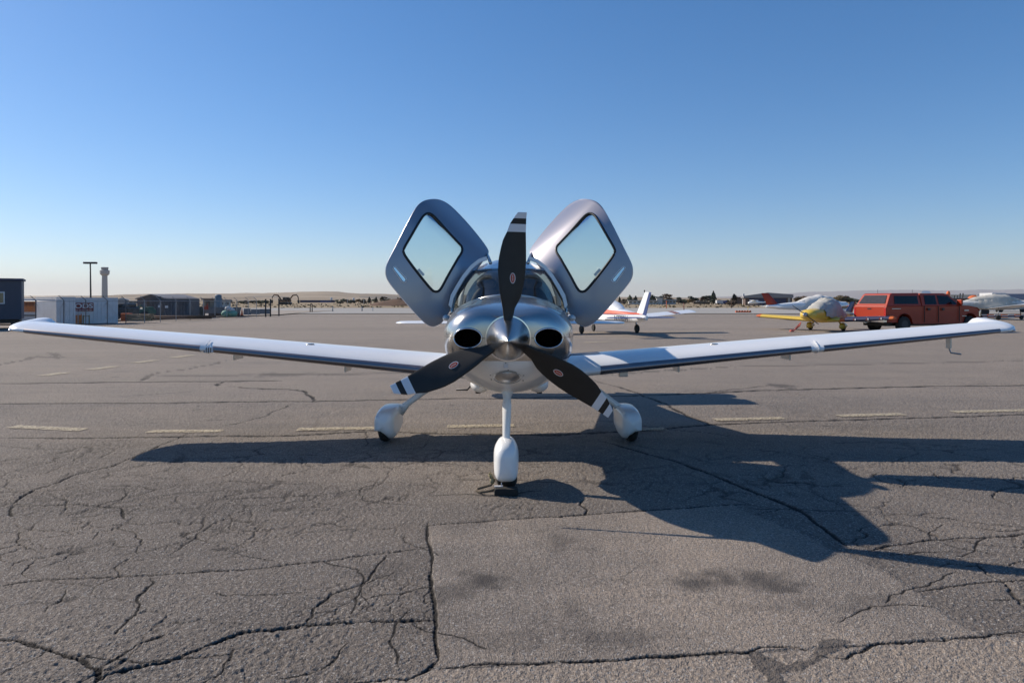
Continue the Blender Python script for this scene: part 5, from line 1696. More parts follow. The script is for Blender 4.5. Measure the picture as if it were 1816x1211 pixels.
# chain link fence with outriggers
fp = [(28, 577, 0), (63, 578.5, 1), (113, 579.5, 1), (152, 578, 1), (190, 576.5, 1), (223, 575, 1), (256, 573.0, 0), (284, 571.5, 0), (312, 569.5, 0), (337, 568, 0), (361, 566.5, 0), (381, 565, 0), (402, 563.8, 0), (420, 563, 0), (440, 562.6, 0), (455, 562.2, 0)]
fen = thing('chain_link_fence', 'chain link fence with slanted barbed wire arms along the yard', 'fence', (*G(190, 576), 0))
base = Vector((*G(190, 576), 0))
fpts = []
for px, py, o_ in fp:
    g = Vector((*G(px, py), 0)) - base; fpts.append(g)
    Hf = 1.58
    mb = MB(); mb.tube([g, g + Vector((0, 0, Hf))], .028, 8)
    mb.tube([g + Vector((0, 0, Hf)), g + Vector((-.22, -.15, Hf + .28))], .022, 6)
    mb.build('post', M['post_dark'] if o_ else M['post_steel'], fen, smooth=True, angle=50)
mb = MB()
mb.tube([g + Vector((0, 0, 1.52)) for g in fpts], .018, 5)
mb.build('top_rail', M['post_steel'], fen, smooth=True)
mb = MB()
for q in (.33, .66, 1.0):
    mb.tube([g + Vector((-.22 * q, -.15 * q, 1.58 + .28 * q)) for g in fpts], .005, 4)
mb.build('barbed_wire', M['dark_metal'], fen)
mb = MB()
for a, b in zip(fpts, fpts[1:]):
    L_ = (b - a).length; n = max(2, int(L_ / .16))
    for i in range(n):
        for sg_ in (-1, 1):
            p, q = a.lerp(b, i / n), a.lerp(b, min(1, max(0, (i + sg_ * 1.5 / .16 * .16 / L_ * n) / n)))
            hz_ = 1.5
            mb.tube([p + Vector((0, 0, .03)), q + Vector((0, 0, hz_))], .0025, 3, cap=False)
o = mb.build('chain_link_mesh', M['chain'], fen, fixn=False); o['kind'] = 'stuff'
# gate posts further on
for i, (px, pt, pb_) in enumerate(((471, 531, 562), (479.5, 531, 561.5), (494.5, 530, 560.5))):
    D = F * HC / (pb_ - HY)
    mb = MB(); mb.tube([(0, 0, 0), (0, 0, Z(pt, D))], .07, 8); mb.ell((0, 0, Z(pt, D)), (.08, .08, .05), 8, 5)
    o = mb.build('gate_post', M['post_black']); o.location = (X(px, D), D, 0)
    tag(o, ['black gate post left of the pair', 'black gate post right of the pair', 'black gate post nearest the digger'][i], 'post', 'gate posts')

# dark container with rooftop unit
t = thing('dark_container', 'dark grey ribbed container with a box on its roof, in the yard', 'container', (X(265, 60), 60, 0), R(4))
W_ = X(333, 60) - X(265, 60)
mb = MB(); mb.box(0, W_, 0, 2.4, .1, 1.68); mb.build('body', M['container_grey'], t)
for k in range(12):
    mb = MB(); mb.box(W_ * (k + .5) / 12, W_ * (k + .5) / 12 + .13, -.05, .0, .2, 1.6); mb.build('wall_rib', M['container_grey'], t)
mb = MB(); mb.box(.1, .6, .1, .9, 1.68, 1.9); mb.build('roof_unit', M['container_grey'], t)
for q in ((.75, .9, .95, 1.15), (1.35, 1.6, .9, 1.1)):
    mb = MB(); mb.box(q[0], q[1], -.06, -.05, q[2], q[3]); mb.build('placard', M['letter'], t)

# gabled barn
D = 150
t = thing('gabled_shed', 'large brown grey gabled shed behind the yard', 'shed', (X(243, D), D, 0))
W_ = X(294, D) - X(243, D); zr, ze = Z(521.3, D), Z(528.5, D); xr = W_ / 2; dp = 15
mb = MB(); mb.add([(0, 0, 0), (W_, 0, 0), (W_, 0, ze), (xr, 0, zr - .1), (0, 0, ze), (0, dp, 0), (W_, dp, 0), (W_, dp, ze), (xr, dp, zr - .1), (0, dp, ze)], [(0, 1, 2, 3, 4), (5, 9, 8, 7, 6), (0, 5, 6, 1), (1, 6, 7, 2), (0, 4, 9, 5), (2, 7, 8, 3), (3, 8, 9, 4)])
mb.build('wall', M['barn'], t)
mb = MB(); mb.add([(-.3, -.3, ze - .1), (xr, -.3, zr), (W_ + .3, -.3, ze - .1), (-.3, dp + .3, ze - .1), (xr, dp + .3, zr), (W_ + .3, dp + .3, ze - .1)], [(0, 1, 4, 3), (1, 2, 5, 4)]); mb.build('roof', M['roof_grey'], t, solid=.2)
mb = MB(); mb.box(2.2, 4.0, -.12, -.02, 0, 1.6); mb.build('door', M['brown_wall'], t)

# tan building with blue tank and low grey roof
D = 120
def simple_building(name, label, px0, px1, pt, D, wall, roof=None, depth=12, eave=None, wins=0, cat='building', gab=False, group=None, door=None, winm=None):
    x0, x1 = X(px0, D), X(px1, D); h = Z(pt, D)
    t = thing(name, label, cat, (x0, D, 0), -math.atan2(x0, D) * .92, group=group)
    W_ = x1 - x0
    hw_ = h - (.0 if not eave else Z(pt, D) - Z(eave, D))
    mb = MB()
    mb.box(0, W_, 0, depth, 0, hw_)
    mb.build('wall', wall, t)
    mb = MB()
    if gab:
        mb.add([(-.4, -.4, hw_), (W_ * .45, -.4, h), (W_ + .4, -.4, hw_), (-.4, depth, hw_), (W_ * .45, depth, h), (W_ + .4, depth, hw_)], [(0, 1, 2), (3, 5, 4), (0, 1, 4, 3), (1, 2, 5, 4)])
    else:
        mb.box(-.3, W_ + .3, -.3, depth + .3, hw_, max(h, hw_ + .25))
    mb.build('roof', roof or M['roof_grey'], t)
    for k in range(wins):
        cx = W_ * (k + .5) / wins
        mb = MB(); mb.box(cx - W_ / wins * .28, cx + W_ / wins * .28, -.06, -.01, hw_ * .45, hw_ * .8); f_ = mb.build('window', winm or M['win_glass'], t)
    if door:
        mb = MB(); mb.box(W_ * door[0], W_ * door[1], -.08, -.01, 0, hw_ * .85); mb.build('door', door[2], t)
    return t
simple_building('tan_building', 'small tan walled building beside the blue tank', 360, 388, 532, 120, M['tan_wall'], M['brown_wall'], 8, door=(.15, .4, M['brown_wall']))
simple_building('low_building', 'low grey roofed building right of the blue tank', 388, 406, 533.5, 140, M['pale_wall'], M['roof_grey'], 8, wins=2)
o = MB(); D = 118; o.lathe([(0, .55), (.9, .55), (1.05, .4), (1.1, .1)], (0, 0, 1.45), 'z', 20); o.box(-.5, .5, -.5, .5, 0, 1.45)
ob = o.build('water_tank', M['tank_blue'], smooth=True, angle=40); ob.location = (X(387, D), D, 0); tag(ob, 'blue round tank on a plinth above the tan building', 'tank')
# green farm/sweeper machines
t = thing('green_machine', 'green wheeled machinery stored behind the fence', 'machine', (X(240, 56), 56, .09))
mb = MB(); mb.box(-1.0, 1.1, 0, 1.2, .35, .75); mb.box(-.9, -.2, .1, 1, .75, 1.0); mb.box(.5, 1.0, .1, 1, .7, .95); mb.build('body', M['green_paint'], t, bevel=.05)
for x_ in (-.8, -.1, .8):
    mb = MB(); mb.lathe([(-.12, .08), (-.12, .28), (.12, .28), (.12, .08)], (x_, -.1, .3), 'y', 16); mb.build('wheel', M['black'], t, smooth=True, angle=40)
mb = MB(); mb.tube([(-1.0, .3, .5), (-1.5, .3, .35)], .05, 6); mb.tube([(.2, .2, .7), (.35, .2, 1.15), (.55, .2, .8)], .04, 6); mb.build('arm', M['green_paint'], t)
t = thing('black_vehicle', 'dark parked vehicle half hidden behind the last pale container', 'vehicle', (X(212, 52), 52, .09))
mb = MB(); mb.box(-.5, .55, 0, 1.8, .3, .95); mb.box(-.3, .4, .1, 1.7, .9, 1.25); mb.build('body', M['black'], t, bevel=.1)
for x_ in (-.2, .35):
    mb = MB(); mb.lathe([(-.1, .08), (-.1, .25), (.1, .25), (.1, .08)], (x_, 0, .26), 'y', 14); mb.build('wheel', M['rubber'], t, smooth=True, angle=40)
# stacked timber and pipes by the fence
t = thing('timber_stack', 'stack of tan timbers wrapped at one end in orange, by the fence', 'timber stack', (X(215, 47.5), 47.5, .09))
for k in range(18):
    mb = MB(); r_, c_ = divmod(k, 6); mb.box(.2 + random.uniform(-.1, .1), 1.85 + random.uniform(-.1, .1), c_ * .13, c_ * .13 + .11, r_ * .16 + .05, r_ * .16 + .18); mb.build('timber', M['wood_stack'], t)
mb = MB(); mb.box(-.05, .35, -.03, .8, .02, .58); mb.build('orange_wrap', M['orange'], t, bevel=.05)
t = thing('pipe_bundle', 'low bundle of rusty pipes lying along the fence', 'pipes', (X(300, 53), 53, .09), R(14))
for k in range(8):
    mb = MB(); mb.tube([(random.uniform(-2.2, -1.6), k * .16, .09 + (k % 2) * .12), (random.uniform(1.8, 3.2), k * .16, .09 + (k % 2) * .12)], .07, 8); mb.build('pipe', M['mound'], t, smooth=True)
# orange barriers
for i, px in enumerate((337.5, 341.5, 345.5, 349)):
    D = 66
    mb = MB(); mb.lathe([(0, .10), (.05, .10), (.9, .085), (.95, .04)], (0, 0, 0), 'z', 12)
    mb.lathe([(.5, .1), (.6, .1)], (0, 0, 0), 'z', 12)
    o = mb.build('traffic_drum', M['cone_orange'], smooth=True, angle=40); o.location = (X(px, D), D, .09)
    tag(o, ['orange drum nearest the dark container', 'second orange drum from the dark container', 'third orange drum from the dark container', 'orange drum farthest from the dark container'][i], 'traffic drum', 'orange drums in the yard')
mb = MB(); mb.box(-.25, .3, 0, .5, 0, .75); mb.lathe([(.75, .2), (.9, .15)], (0, .25, 0), 'z', 12)
o = mb.build('dark_bin', M['leaf_dark'], bevel=.04); o.location = (X(354, 64), 64, .09); tag(o, 'dark green bin beside the orange drums', 'bin')
# long low trailer with red end, bulk bags
t = thing('skip_container', 'long grey open skip with rusty base behind the fence', 'skip', (X(363, 64), 64, .09))
W_ = X(412, 64) - X(363, 64)
mb = MB(); mb.add([(0, 0, .25), (W_, 0, .25), (W_ + .15, 0, .82), (-.12, 0, .82), (0, 1.8, .25), (W_, 1.8, .25), (W_ + .15, 1.8, .82), (-.12, 1.8, .82)], [(0, 1, 2, 3), (5, 4, 7, 6), (0, 4, 5, 1), (0, 3, 7, 4), (1, 5, 6, 2)])
mb.build('tub', M['barrier'], t); mb = MB(); mb.box(.3, W_, .1, 1.7, 0, .25); mb.build('base', M['mound'], t)
mb = MB(); mb.box(-.1, .35, -.03, .0, .6, .95); mb.box(.2, .3, -.03, 0, .9, 1.15); mb.build('red_flag', M['red_paint'], t)
for i, (px, dz, m_, s_) in enumerate(((401, .28, M['bag_green'], .42), (413, .28, M['bag_green'], .4), (404.5, .72, M['bag_white'], .30), (411, .60, M['bag_white'], .26))):
    D = 62
    mb = MB(); mb.ell((0, 0, 0), (s_, s_, s_ * .75), 14, 10, rnd=.12)
    o = mb.build('bulk_bag', m_, smooth=True); o.location = (X(px, D), D, .09 + dz + .0)
    tag(o, ['green bulk bag on the left of the pile', 'green bulk bag on the right of the pile', 'white bulk bag on top, left', 'smaller white bulk bag on top, right'][i], 'bulk bag', 'bulk bags piled by the skip')
for i, (px, m_, h_) in enumerate(((424.5, M['bag_white'], .75), (429, M['cone_orange'], .7), (421, M['cone_orange'], .45))):
    D = 66
    mb = MB(); mb.lathe([(0, .16), (.04, .16), (.05, .11), (h_, .025)], (0, 0, 0), 'z', 12); o = mb.build('traffic_cone', m_, smooth=True, angle=30); o.location = (X(px, D), D, .09)
    tag(o, ['white topped cone right of the bulk bags', 'tall orange cone right of the bulk bags', 'short orange cone beside the bulk bags'][i], 'traffic cone', 'cones by the yard fence')
for i, (a, b_, D) in enumerate(((431, 442, 70), (444, 458, 72), (459, 477, 74))):
    W_ = X(b_, D) - X(a, D)
    mb = MB(); mb.extrude_xz([(0, 0), (W_, 0), (W_, .62 + .1 * (i == 0)), (0, .62 + .1 * (i == 0))], 0, .5)
    mb.v = [(x, y if z < .3 else .25 + (y - .25) * .4, z) for x, y, z in mb.v]
    o = mb.build('concrete_barrier', M['barrier'], bevel=.02); o.location = (X(a, D), D, 0); tag(o, ['tall dark block left of the concrete barriers', 'middle concrete barrier behind the fence', 'concrete barrier nearest the gate posts'][i], 'barrier', 'concrete barriers')

# excavators
def digger(px0, D, flip, label):
    t = thing('excavator', label, 'excavator', (X(px0, D), D, .03))
    s = -1 if flip else 1
    mb = MB(); mb.box(-1.6, 1.6, -1, 1, 0, .8); mb.build('track', M['black'], t, bevel=.3)
    mb = MB(); mb.box(-1.5, 1.2, -1, 1, .85, 1.7); mb.build('body', M['mound'], t, bevel=.1)
    mb = MB(); mb.box(-.1, .9, -.9, .1, 1.7, 2.5); mb.build('cab', M['black'], t, bevel=.08)
    mb = MB(); mb.tube([(s * .6, 0, 1.3), (s * 2.0, 0, 3.2), (s * 3.4, 0, 3.4)], [.22, .25, .18], 8); mb.build('boom', M['mound'], t, smooth=True)
    mb = MB(); mb.tube([(s * 3.2, 0, 3.5), (s * 3.9, 0, 2.6), (s * 4.0, 0, 1.4)], [.18, .18, .14], 8); mb.build('stick', M['black'], t, smooth=True)
    mb = MB(); mb.extrude_xz([(s * 3.7, 1.5), (s * 4.3, 1.5), (s * 4.3, .5), (s * 3.9, .3)], -.4, .4); mb.build('bucket', M['black'], t)
    for k in (0,):
        pass
digger(503, 235, True, 'rust brown digger with its arm reaching left')
digger(509, 240, False, 'rust brown digger with its arm reaching right')

# light pole, tower
t = thing('light_pole', 'tall black light pole with a flat double head', 'light pole', (X(161, 110), 110, 0))
hp = Z(466, 110)
mb = MB(); mb.tube([(0, 0, 0), (-.1, 0, hp)], [.14, .10], 10); mb.build('pole', M['post_black'], t, smooth=True)
for s in (-1, 1):
    mb = MB(); mb.box(-.1 + (0 if s > 0 else -1.0), -.1 + (1.0 if s > 0 else 0), -.3, .3, hp - .18, hp + .12); mb.build('lamp_head', M['post_black'], t, bevel=.04)
D = 900
t = thing('control_tower', 'pale concrete airport control tower on the horizon', 'control tower', (X(185.5, D), D, 0))
k = D / F
mb = MB(); mb.lathe([(0, 5.0 * k), (Z(486, D), 4.4 * k), (Z(486, D) + .1, 4.4 * k)], (0, 0, 0), 'z', 8); mb.build('shaft', M['concrete_tower'], t)
mb = MB(); z0 = Z(489, D); mb.lathe([(z0, 4.6 * k), (Z(486, D), 7.4 * k), (Z(480, D), 7.8 * k), (Z(479, D), 6.0 * k)], (0, 0, 0), 'z', 12); mb.build('deck', M['concrete_tower'], t)
mb = MB(); mb.lathe([(Z(479, D), 5.2 * k), (Z(475.5, D), 5.8 * k)], (0, 0, 0), 'z', 12); mb.build('cab_glass', M['roof_grey'], t)
mb = MB(); mb.lathe([(Z(475.5, D), 6.0 * k), (Z(474, D), 5.6 * k)], (0, 0, 0), 'z', 12); mb.build('roof', M['concrete_tower'], t)

# ================================================================== FAR BUILDINGS
simple_building('long_hangar', 'long dark navy hangar on the left horizon', 532, 592, 533, 420, M['navy'], M['navy'], 20, wins=0, door=(.58, .88, M['stripe_blue']))
simple_building('hazy_warehouse', 'pale shed just behind the storage containers', 208, 222, 528, 130, M['roof_grey'], M['roof_light'], 14, eave=532, gab=True)
simple_building('far_warehouse', 'row of low grey sheds between the pale containers and the gabled shed', 222, 246, 534.5, 300, M['roof_grey'], M['roof_grey'], 20, wins=4)
simple_building('roadside_building', 'long pale building with dark openings beyond the parked tail', 1115, 1165, 533.6, 245, M['pale_wall'], M['roof_light'], 14, wins=7)
simple_building('block_building', 'cream block beside the long pale building', 1165, 1174.5, 529, 244, M['pale_wall'], M['roof_light'], 12, wins=0)
simple_building('open_shed', 'shed with dark openings right of the cream block', 1175, 1198, 532.5, 246, M['roof_light'], M['roof_light'], 12, wins=4)
simple_building('brown_shed', 'low brown shed among the trees', 1231, 1258, 536, 260, M['brown_wall'], M['tan_wall'], 12, wins=3)
simple_building('small_house', 'tiny pale gabled house among the trees', 1236, 1244, 531.5, 275, M['pale_wall'], M['roof_light'], 8, eave=535, gab=True)
simple_building('pale_shed', 'pale fronted shed left of the blue lorry', 1268, 1283, 535, 262, M['pale_wall'], M['roof_light'], 10, wins=2)
simple_building('brick_shed', 'tan brick shed beside the navy hangar', 1298, 1308, 530, 255, M['tan_wall'], M['brown_wall'], 10, wins=0)
simple_building('dark_shed', 'dark brown lean-to against the navy hangar', 1308, 1322, 528, 250, M['brown_wall'], M['brown_wall'], 10, wins=0)
# navy hangar
D = 205
t = thing('navy_hangar', 'wide hangar with a navy blue door and pale low pitched roof', 'hangar', (X(1322, D), D, 0), R(-17))
W_ = (X(1405, D) - X(1322, D)) * .93; h = Z(519, D); e = Z(526, D)
mb = MB(); mb.box(0, W_, .2, 30, 0, Z(527.5, D)); mb.build('wall', M['brown_wall'], t)
mb = MB(); mb.add([(-.5, -.4, e - .4), (-.5, -.4, e + .2), (W_ * .48, -.4, h), (W_ + .3, -.4, e + .6), (W_ + .3, -.4, e - .4), (-.5, 30, e - .4), (-.5, 30, e + .2), (W_ * .48, 30, h), (W_ + .3, 30, e + .6), (W_ + .3, 30, e - .4)], [(0, 4, 3, 2, 1), (5, 6, 7, 8, 9), (0, 1, 6, 5), (1, 2, 7, 6), (2, 3, 8, 7), (3, 4, 9, 8), (0, 5, 9, 4)])
mb.build('roof', M['roof_grey'], t)
for k in range(6):
    mb = MB(); x0 = W_ * .07 + k * W_ * .135; mb.box(x0 + .04, x0 + W_ * .135 - .04, .02, .18, 0, e - .5); mb.build('door_panel', M['navy'], t)
mb = MB(); mb.box(W_ * .91, W_ * .96, .1, .19, .8, 2.8); mb.build('window', M['roof_light'], t)
t = thing('white_tank_tower', 'white upright tank left of the navy hangar', 'tank', (X(1318.5, 230), 230, 0)); mb = MB(); mb.lathe([(0, .35), (Z(521, 230), .35)], (0, 0, 0), 'z', 16)
mb.v = [(x * 1.0, y, z) for x, y, z in mb.v]; mb.build('shell', M['bag_white'], t, smooth=True, angle=40)
# blue lorry
t = thing('blue_lorry', 'small blue and white lorry parked beyond the field', 'lorry', (X(1283, 230), 230, 0))
mb = MB(); mb.box(0, 1.3, 0, 1.5, .4, 1.4); mb.build('cab', M['stripe_blue'], t, bevel=.1)
mb = MB(); mb.box(-2.2, -.05, 0, 1.6, .5, 1.5); mb.build('box_body', M['bag_white'], t)
for x_ in (.6, -1.6):
    mb = MB(); mb.lathe([(-.1, .1), (-.1, .3), (.1, .3), (.1, .1)], (x_, 0, .3), 'y', 14); mb.build('wheel', M['rubber'], t)
# right: trailer, office, silos
t = thing('box_trailer', 'white fronted box trailer with blue grey side at the right edge', 'trailer', (X(1760, 85), 85, 0), R(-2))
w1 = X(1784, 85) - X(1760, 85)
mb = MB(); mb.box(0, w1, 0, 2.5, .45, Z(519.5, 85)); mb.build('front', M['bag_white'], t, bevel=.04)
mb = MB(); mb.box(w1 + .01, w1 + 9, .05, 2.5, .45, Z(521, 85)); mb.build('side', mat('trailer_blue', (.17, .19, .26), .6), t, bevel=.03)
for k in range(3):
    mb = MB(); mb.lathe([(-.1, .1), (-.1, .45), (.1, .45), (.1, .1)], (1 + k * 3, .2, .45), 'y', 16); mb.build('wheel', M['rubber'], t)
simple_building('site_office', 'white site office left of the box trailer', 1738, 1760, 526.5, 95, M['bag_white'], M['bag_white'], 3, wins=2)
simple_building('white_hangar_row', 'low white hangar row behind the pickup', 1680, 1742, 524.5, 150, M['bag_white'], M['roof_light'], 10, wins=5)
t = thing('wheel_loader', 'orange loader behind the pickup bonnet', 'loader', (X(1733, 70), 70, 0))
mb = MB(); mb.box(-.9, .9, 0, 1.2, .6, 1.3); mb.ell((0, .5, 1.55), (.65, .5, .55), 14, 10); mb.build('body', M['orange'], t, bevel=.08, smooth=True, angle=50)
for x_ in (-.7, .7):
    mb = MB(); mb.lathe([(-.15, .1), (-.15, .4), (.15, .4), (.15, .1)], (x_, -.1, .4), 'y', 16); mb.build('wheel', M['rubber'], t, smooth=True, angle=40)
t = thing('drill_rig', 'rusty rig with upright pipes and an orange top just behind the cab', 'machine', (X(1703, 60), 60, 0))
mb = MB(); mb.box(-.9, 1.3, 0, 1, .5, 1.75); mb.build('body', M['mound'], t, bevel=.1)
for x_ in (-.35, -.1, .15, .4):
    mb = MB(); mb.tube([(x_, .3, 1.6), (x_ + .05, .3, 2.0 + .2 * (x_ > 0))], .05, 8); mb.build('pipe', M['dark_metal'], t)
mb = MB(); mb.ell((-.85, .3, 2.15), (.16, .14, .26), 10, 8); mb.tube([(-.85, .3, 1.3), (-.85, .3, 2.1)], .05, 6); mb.build('beacon_mast', M['cone_orange'], t, smooth=True)
# red and white barriers far right
for i in range(7):
    D = 62
    mb = MB(); mb.box(-.28, .28, 0, .25, 0, .28); mb.box(-.28, .28, -.005, .0, .1, .2, 1)
    o = mb.build('low_barricade', [M['cone_orange'] if i % 2 else M['bag_white'], M['bag_white'] if i % 2 else M['sign_red']], bevel=.02); o.location = (X(1746 + i * 12, D), D, 0)
    tag(o, '%s barricade, number %s from the left in the row under the shrouded aeroplane' % ('orange' if i % 2 else 'white', ['one', 'two', 'three', 'four', 'five', 'six', 'seven'][i]), 'barricade', 'low red and white barricades')
# orange lit barricade pile on the taxiway edge
t = thing('barricade_stack', 'pile of orange low barricades lying at the taxiway edge', 'barricades', (X(1305, 84), 84, .06))
for k in range(6):
    mb = MB(); x0 = k * .33; mb.box(x0, x0 + .26, 0, .2, 0, .2); mb.add([(x0, -.02, .0), (x0 + .26, -.02, 0), (x0 + .2, -.02, .26), (x0 + .06, -.02, .26)], [(0, 1, 2, 3)]); mb.build('barricade', M['cone_orange'], t)
mb = MB(); mb.tube([(1.5, 0, .1), (1.5, 0, .62)], .03, 6); mb.ell((1.5, 0, .62), (.05, .05, .08), 8, 6); mb.build('flag_pole', M['yellow'], t)

# small markers and posts on the taxiway edge
for i, (px, D, h_, m_, c_) in enumerate(((550, 88, .9, M['post_black'], 'dark'), (553.5, 88, .9, M['post_black'], 'dark'), (590, 92, .6, M['tank_blue'], 'blue'), (642, 95, .5, M['tank_blue'], 'blue'), (661, 97, .4, M['bag_white'], 'white'),
                                   (1182, 125, 1.3, M['cone_orange'], 'orange'), (1213, 105, 1.0, M['sign_red'], 'red'), (616, 230, 2.2, M['bag_white'], 'white'), (645, 225, 1.6, M['bag_white'], 'white'), (657, 222, 1.0, M['sign_red'], 'red'), (1297.5, 128, 1.6, M['mound'], 'brown'))):
    mb = MB(); mb.tube([(0, 0, 0), (0, 0, h_)], [.07, .05], 8); mb.ell((0, 0, h_), (.09, .09, .1), 8, 6)
    o = mb.build('marker_post', m_, smooth=True); o.location = (X(px, D), D, .05)
    lab = ['dark marker post left of a close pair beyond the wing', 'dark marker post right of a close pair beyond the wing', 'blue taxiway edge marker below the navy long hangar', 'blue taxiway edge marker below the left trees', 'low white marker near the brown mound',
           'orange marker post beyond the parked tail', 'red marker post above the striped wing', 'tall white post before the left trees', 'shorter white post before the left trees', 'red post before the left trees', 'brown post left of the barricade pile'][i]
    tag(o, lab, 'marker post')
for i, (px, D, top) in enumerate(((587.5, 600, 528), (627, 600, 528.5))):
    mb = MB(); mb.lathe([(0, 1.0), (Z(top, D), 1.0), (Z(top, D) + .3, .5)], (0, 0, 0), 'z', 14); o = mb.build('white_silo', M['bag_white'], smooth=True, angle=40); o.location = (X(px, D), D, 0)
    tag(o, ['white silo at the end of the long navy hangar', 'white silo between the left trees'][i], 'silo')
mb = MB(); rows = []
for r_ in range(9):
    rows.append([(11 * math.cos(a) * (1 - r_ / 8) * (1 + .15 * noise.noise(Vector((a * 2, r_, 0)))), 6 * math.sin(a) * (1 - r_ / 8), 1.9 * (1 - (1 - r_ / 8) ** 2) * (1 + .4 * noise.noise(Vector((a * 1.5, r_ * .5, 3))))) for a in np.linspace(0, 2 * math.pi, 33)[:-1]])
mb.grid(rows, closed=True); o = mb.build('dirt_mound', M['mound'], smooth=True); o.location = (X(722, 185), 185, 0); tag(o, 'dark brown heap of soil in the dry field', 'dirt mound')
# weeds on the dry field edge
mb = MB(); random.seed(11)
for i in range(1500):
    D = random.uniform(134, 260); x = random.uniform(-.75, .75) * D; h_ = random.uniform(.1, .45)
    for k in range(2):
        a = random.random() * 3.14; w_ = random.uniform(.15, .5)
        mb.add([(x - w_ * math.cos(a), D - w_ * math.sin(a), .03), (x + w_ * math.cos(a), D + w_ * math.sin(a), .03), (x + random.uniform(-.2, .2), D, h_)], [(0, 1, 2)])
o = mb.build('dry_weeds', mat('weed', (.20, .15, .08), .95, island=.4), fixn=False); tag(o, 'scattered dry weeds on the field', kind='stuff')

# ================================================================== TREES
TM = {}
def tree_mesh(kind, seed):
    rnd = random.Random(seed)
    h = 1.0
    tr = MB(); tr.tube([(0, 0, 0), (.01, 0, .3), (.0, 0, .8 if kind == 'conifer' else .55)], [.035, .028, .01], 7)
    blobs = []
    if kind == 'conifer':
        for k in range(7):
            t = k / 6; blobs.append(((rnd.uniform(-.02, .02), rnd.uniform(-.02, .02), .16 + .76 * t), .26 * (1 - t) ** .8 + .03, .12))
    else:
        for k in range(9):
            a = rnd.uniform(0, 6.28); r_ = rnd.uniform(.05, .26)
            blobs.append(((r_ * math.cos(a), r_ * math.sin(a), rnd.uniform(.36, .80)), rnd.uniform(.12, .22), rnd.uniform(.10, .18)))
            tr.tube([(0, 0, .35), (r_ * math.cos(a) * .6, r_ * math.sin(a) * .6, .5), (r_ * math.cos(a), r_ * math.sin(a), .68)], [.018, .01, .004], 5)
    cr = MB(); n = 1100 if kind != 'bare' else 600
    for i in range(n):
        c, rx, rz = rnd.choice(blobs)
        d = Vector((rnd.gauss(0, 1), rnd.gauss(0, 1), rnd.gauss(0, 1))).normalized() * (rnd.random() ** .4)
        p = Vector((c[0] + d.x * rx, c[1] + d.y * rx, c[2] + d.z * rz))
        s = rnd.uniform(.016, .045)
        u = Vector((rnd.gauss(0, 1), rnd.gauss(0, 1), rnd.gauss(0, 1))).normalized() * s; w = u.orthogonal().normalized() * s
        cr.add([p - u, p + w, p + u, p - w], [(0, 1, 2, 3)])
    return tr, cr
def get_tree(kind, leaf, seed):
    key = (kind, leaf, seed)
    if key not in TM:
        tr, cr = tree_mesh(kind, seed)
        a = tr.build('trunk', M['bark'], None, smooth=True); b = cr.build('crown', M[leaf], None, fixn=False)
        TM[key] = (a.data, b.data)
        bpy.data.objects.remove(a); bpy.data.objects.remove(b)
    return TM[key]
def tree(px, pt, D, kind, leaf, seed, wide=1.0, label='', group=None):
    h = Z(pt, D)
    tm, cm_ = get_tree(kind, leaf, seed)
    r = thing('conifer_tree' if kind == 'conifer' else 'broadleaf_tree', label, 'tree', (X(px, D), D, 0), seed * 1.3 + px, group)
    r.scale = (h * wide * 1.45, h * wide * 1.45, h)
    for nm_, me in (('trunk', tm), ('crown', cm_)):
        o = bpy.data.objects.new(nm_, me); COL.objects.link(o); o.parent = r
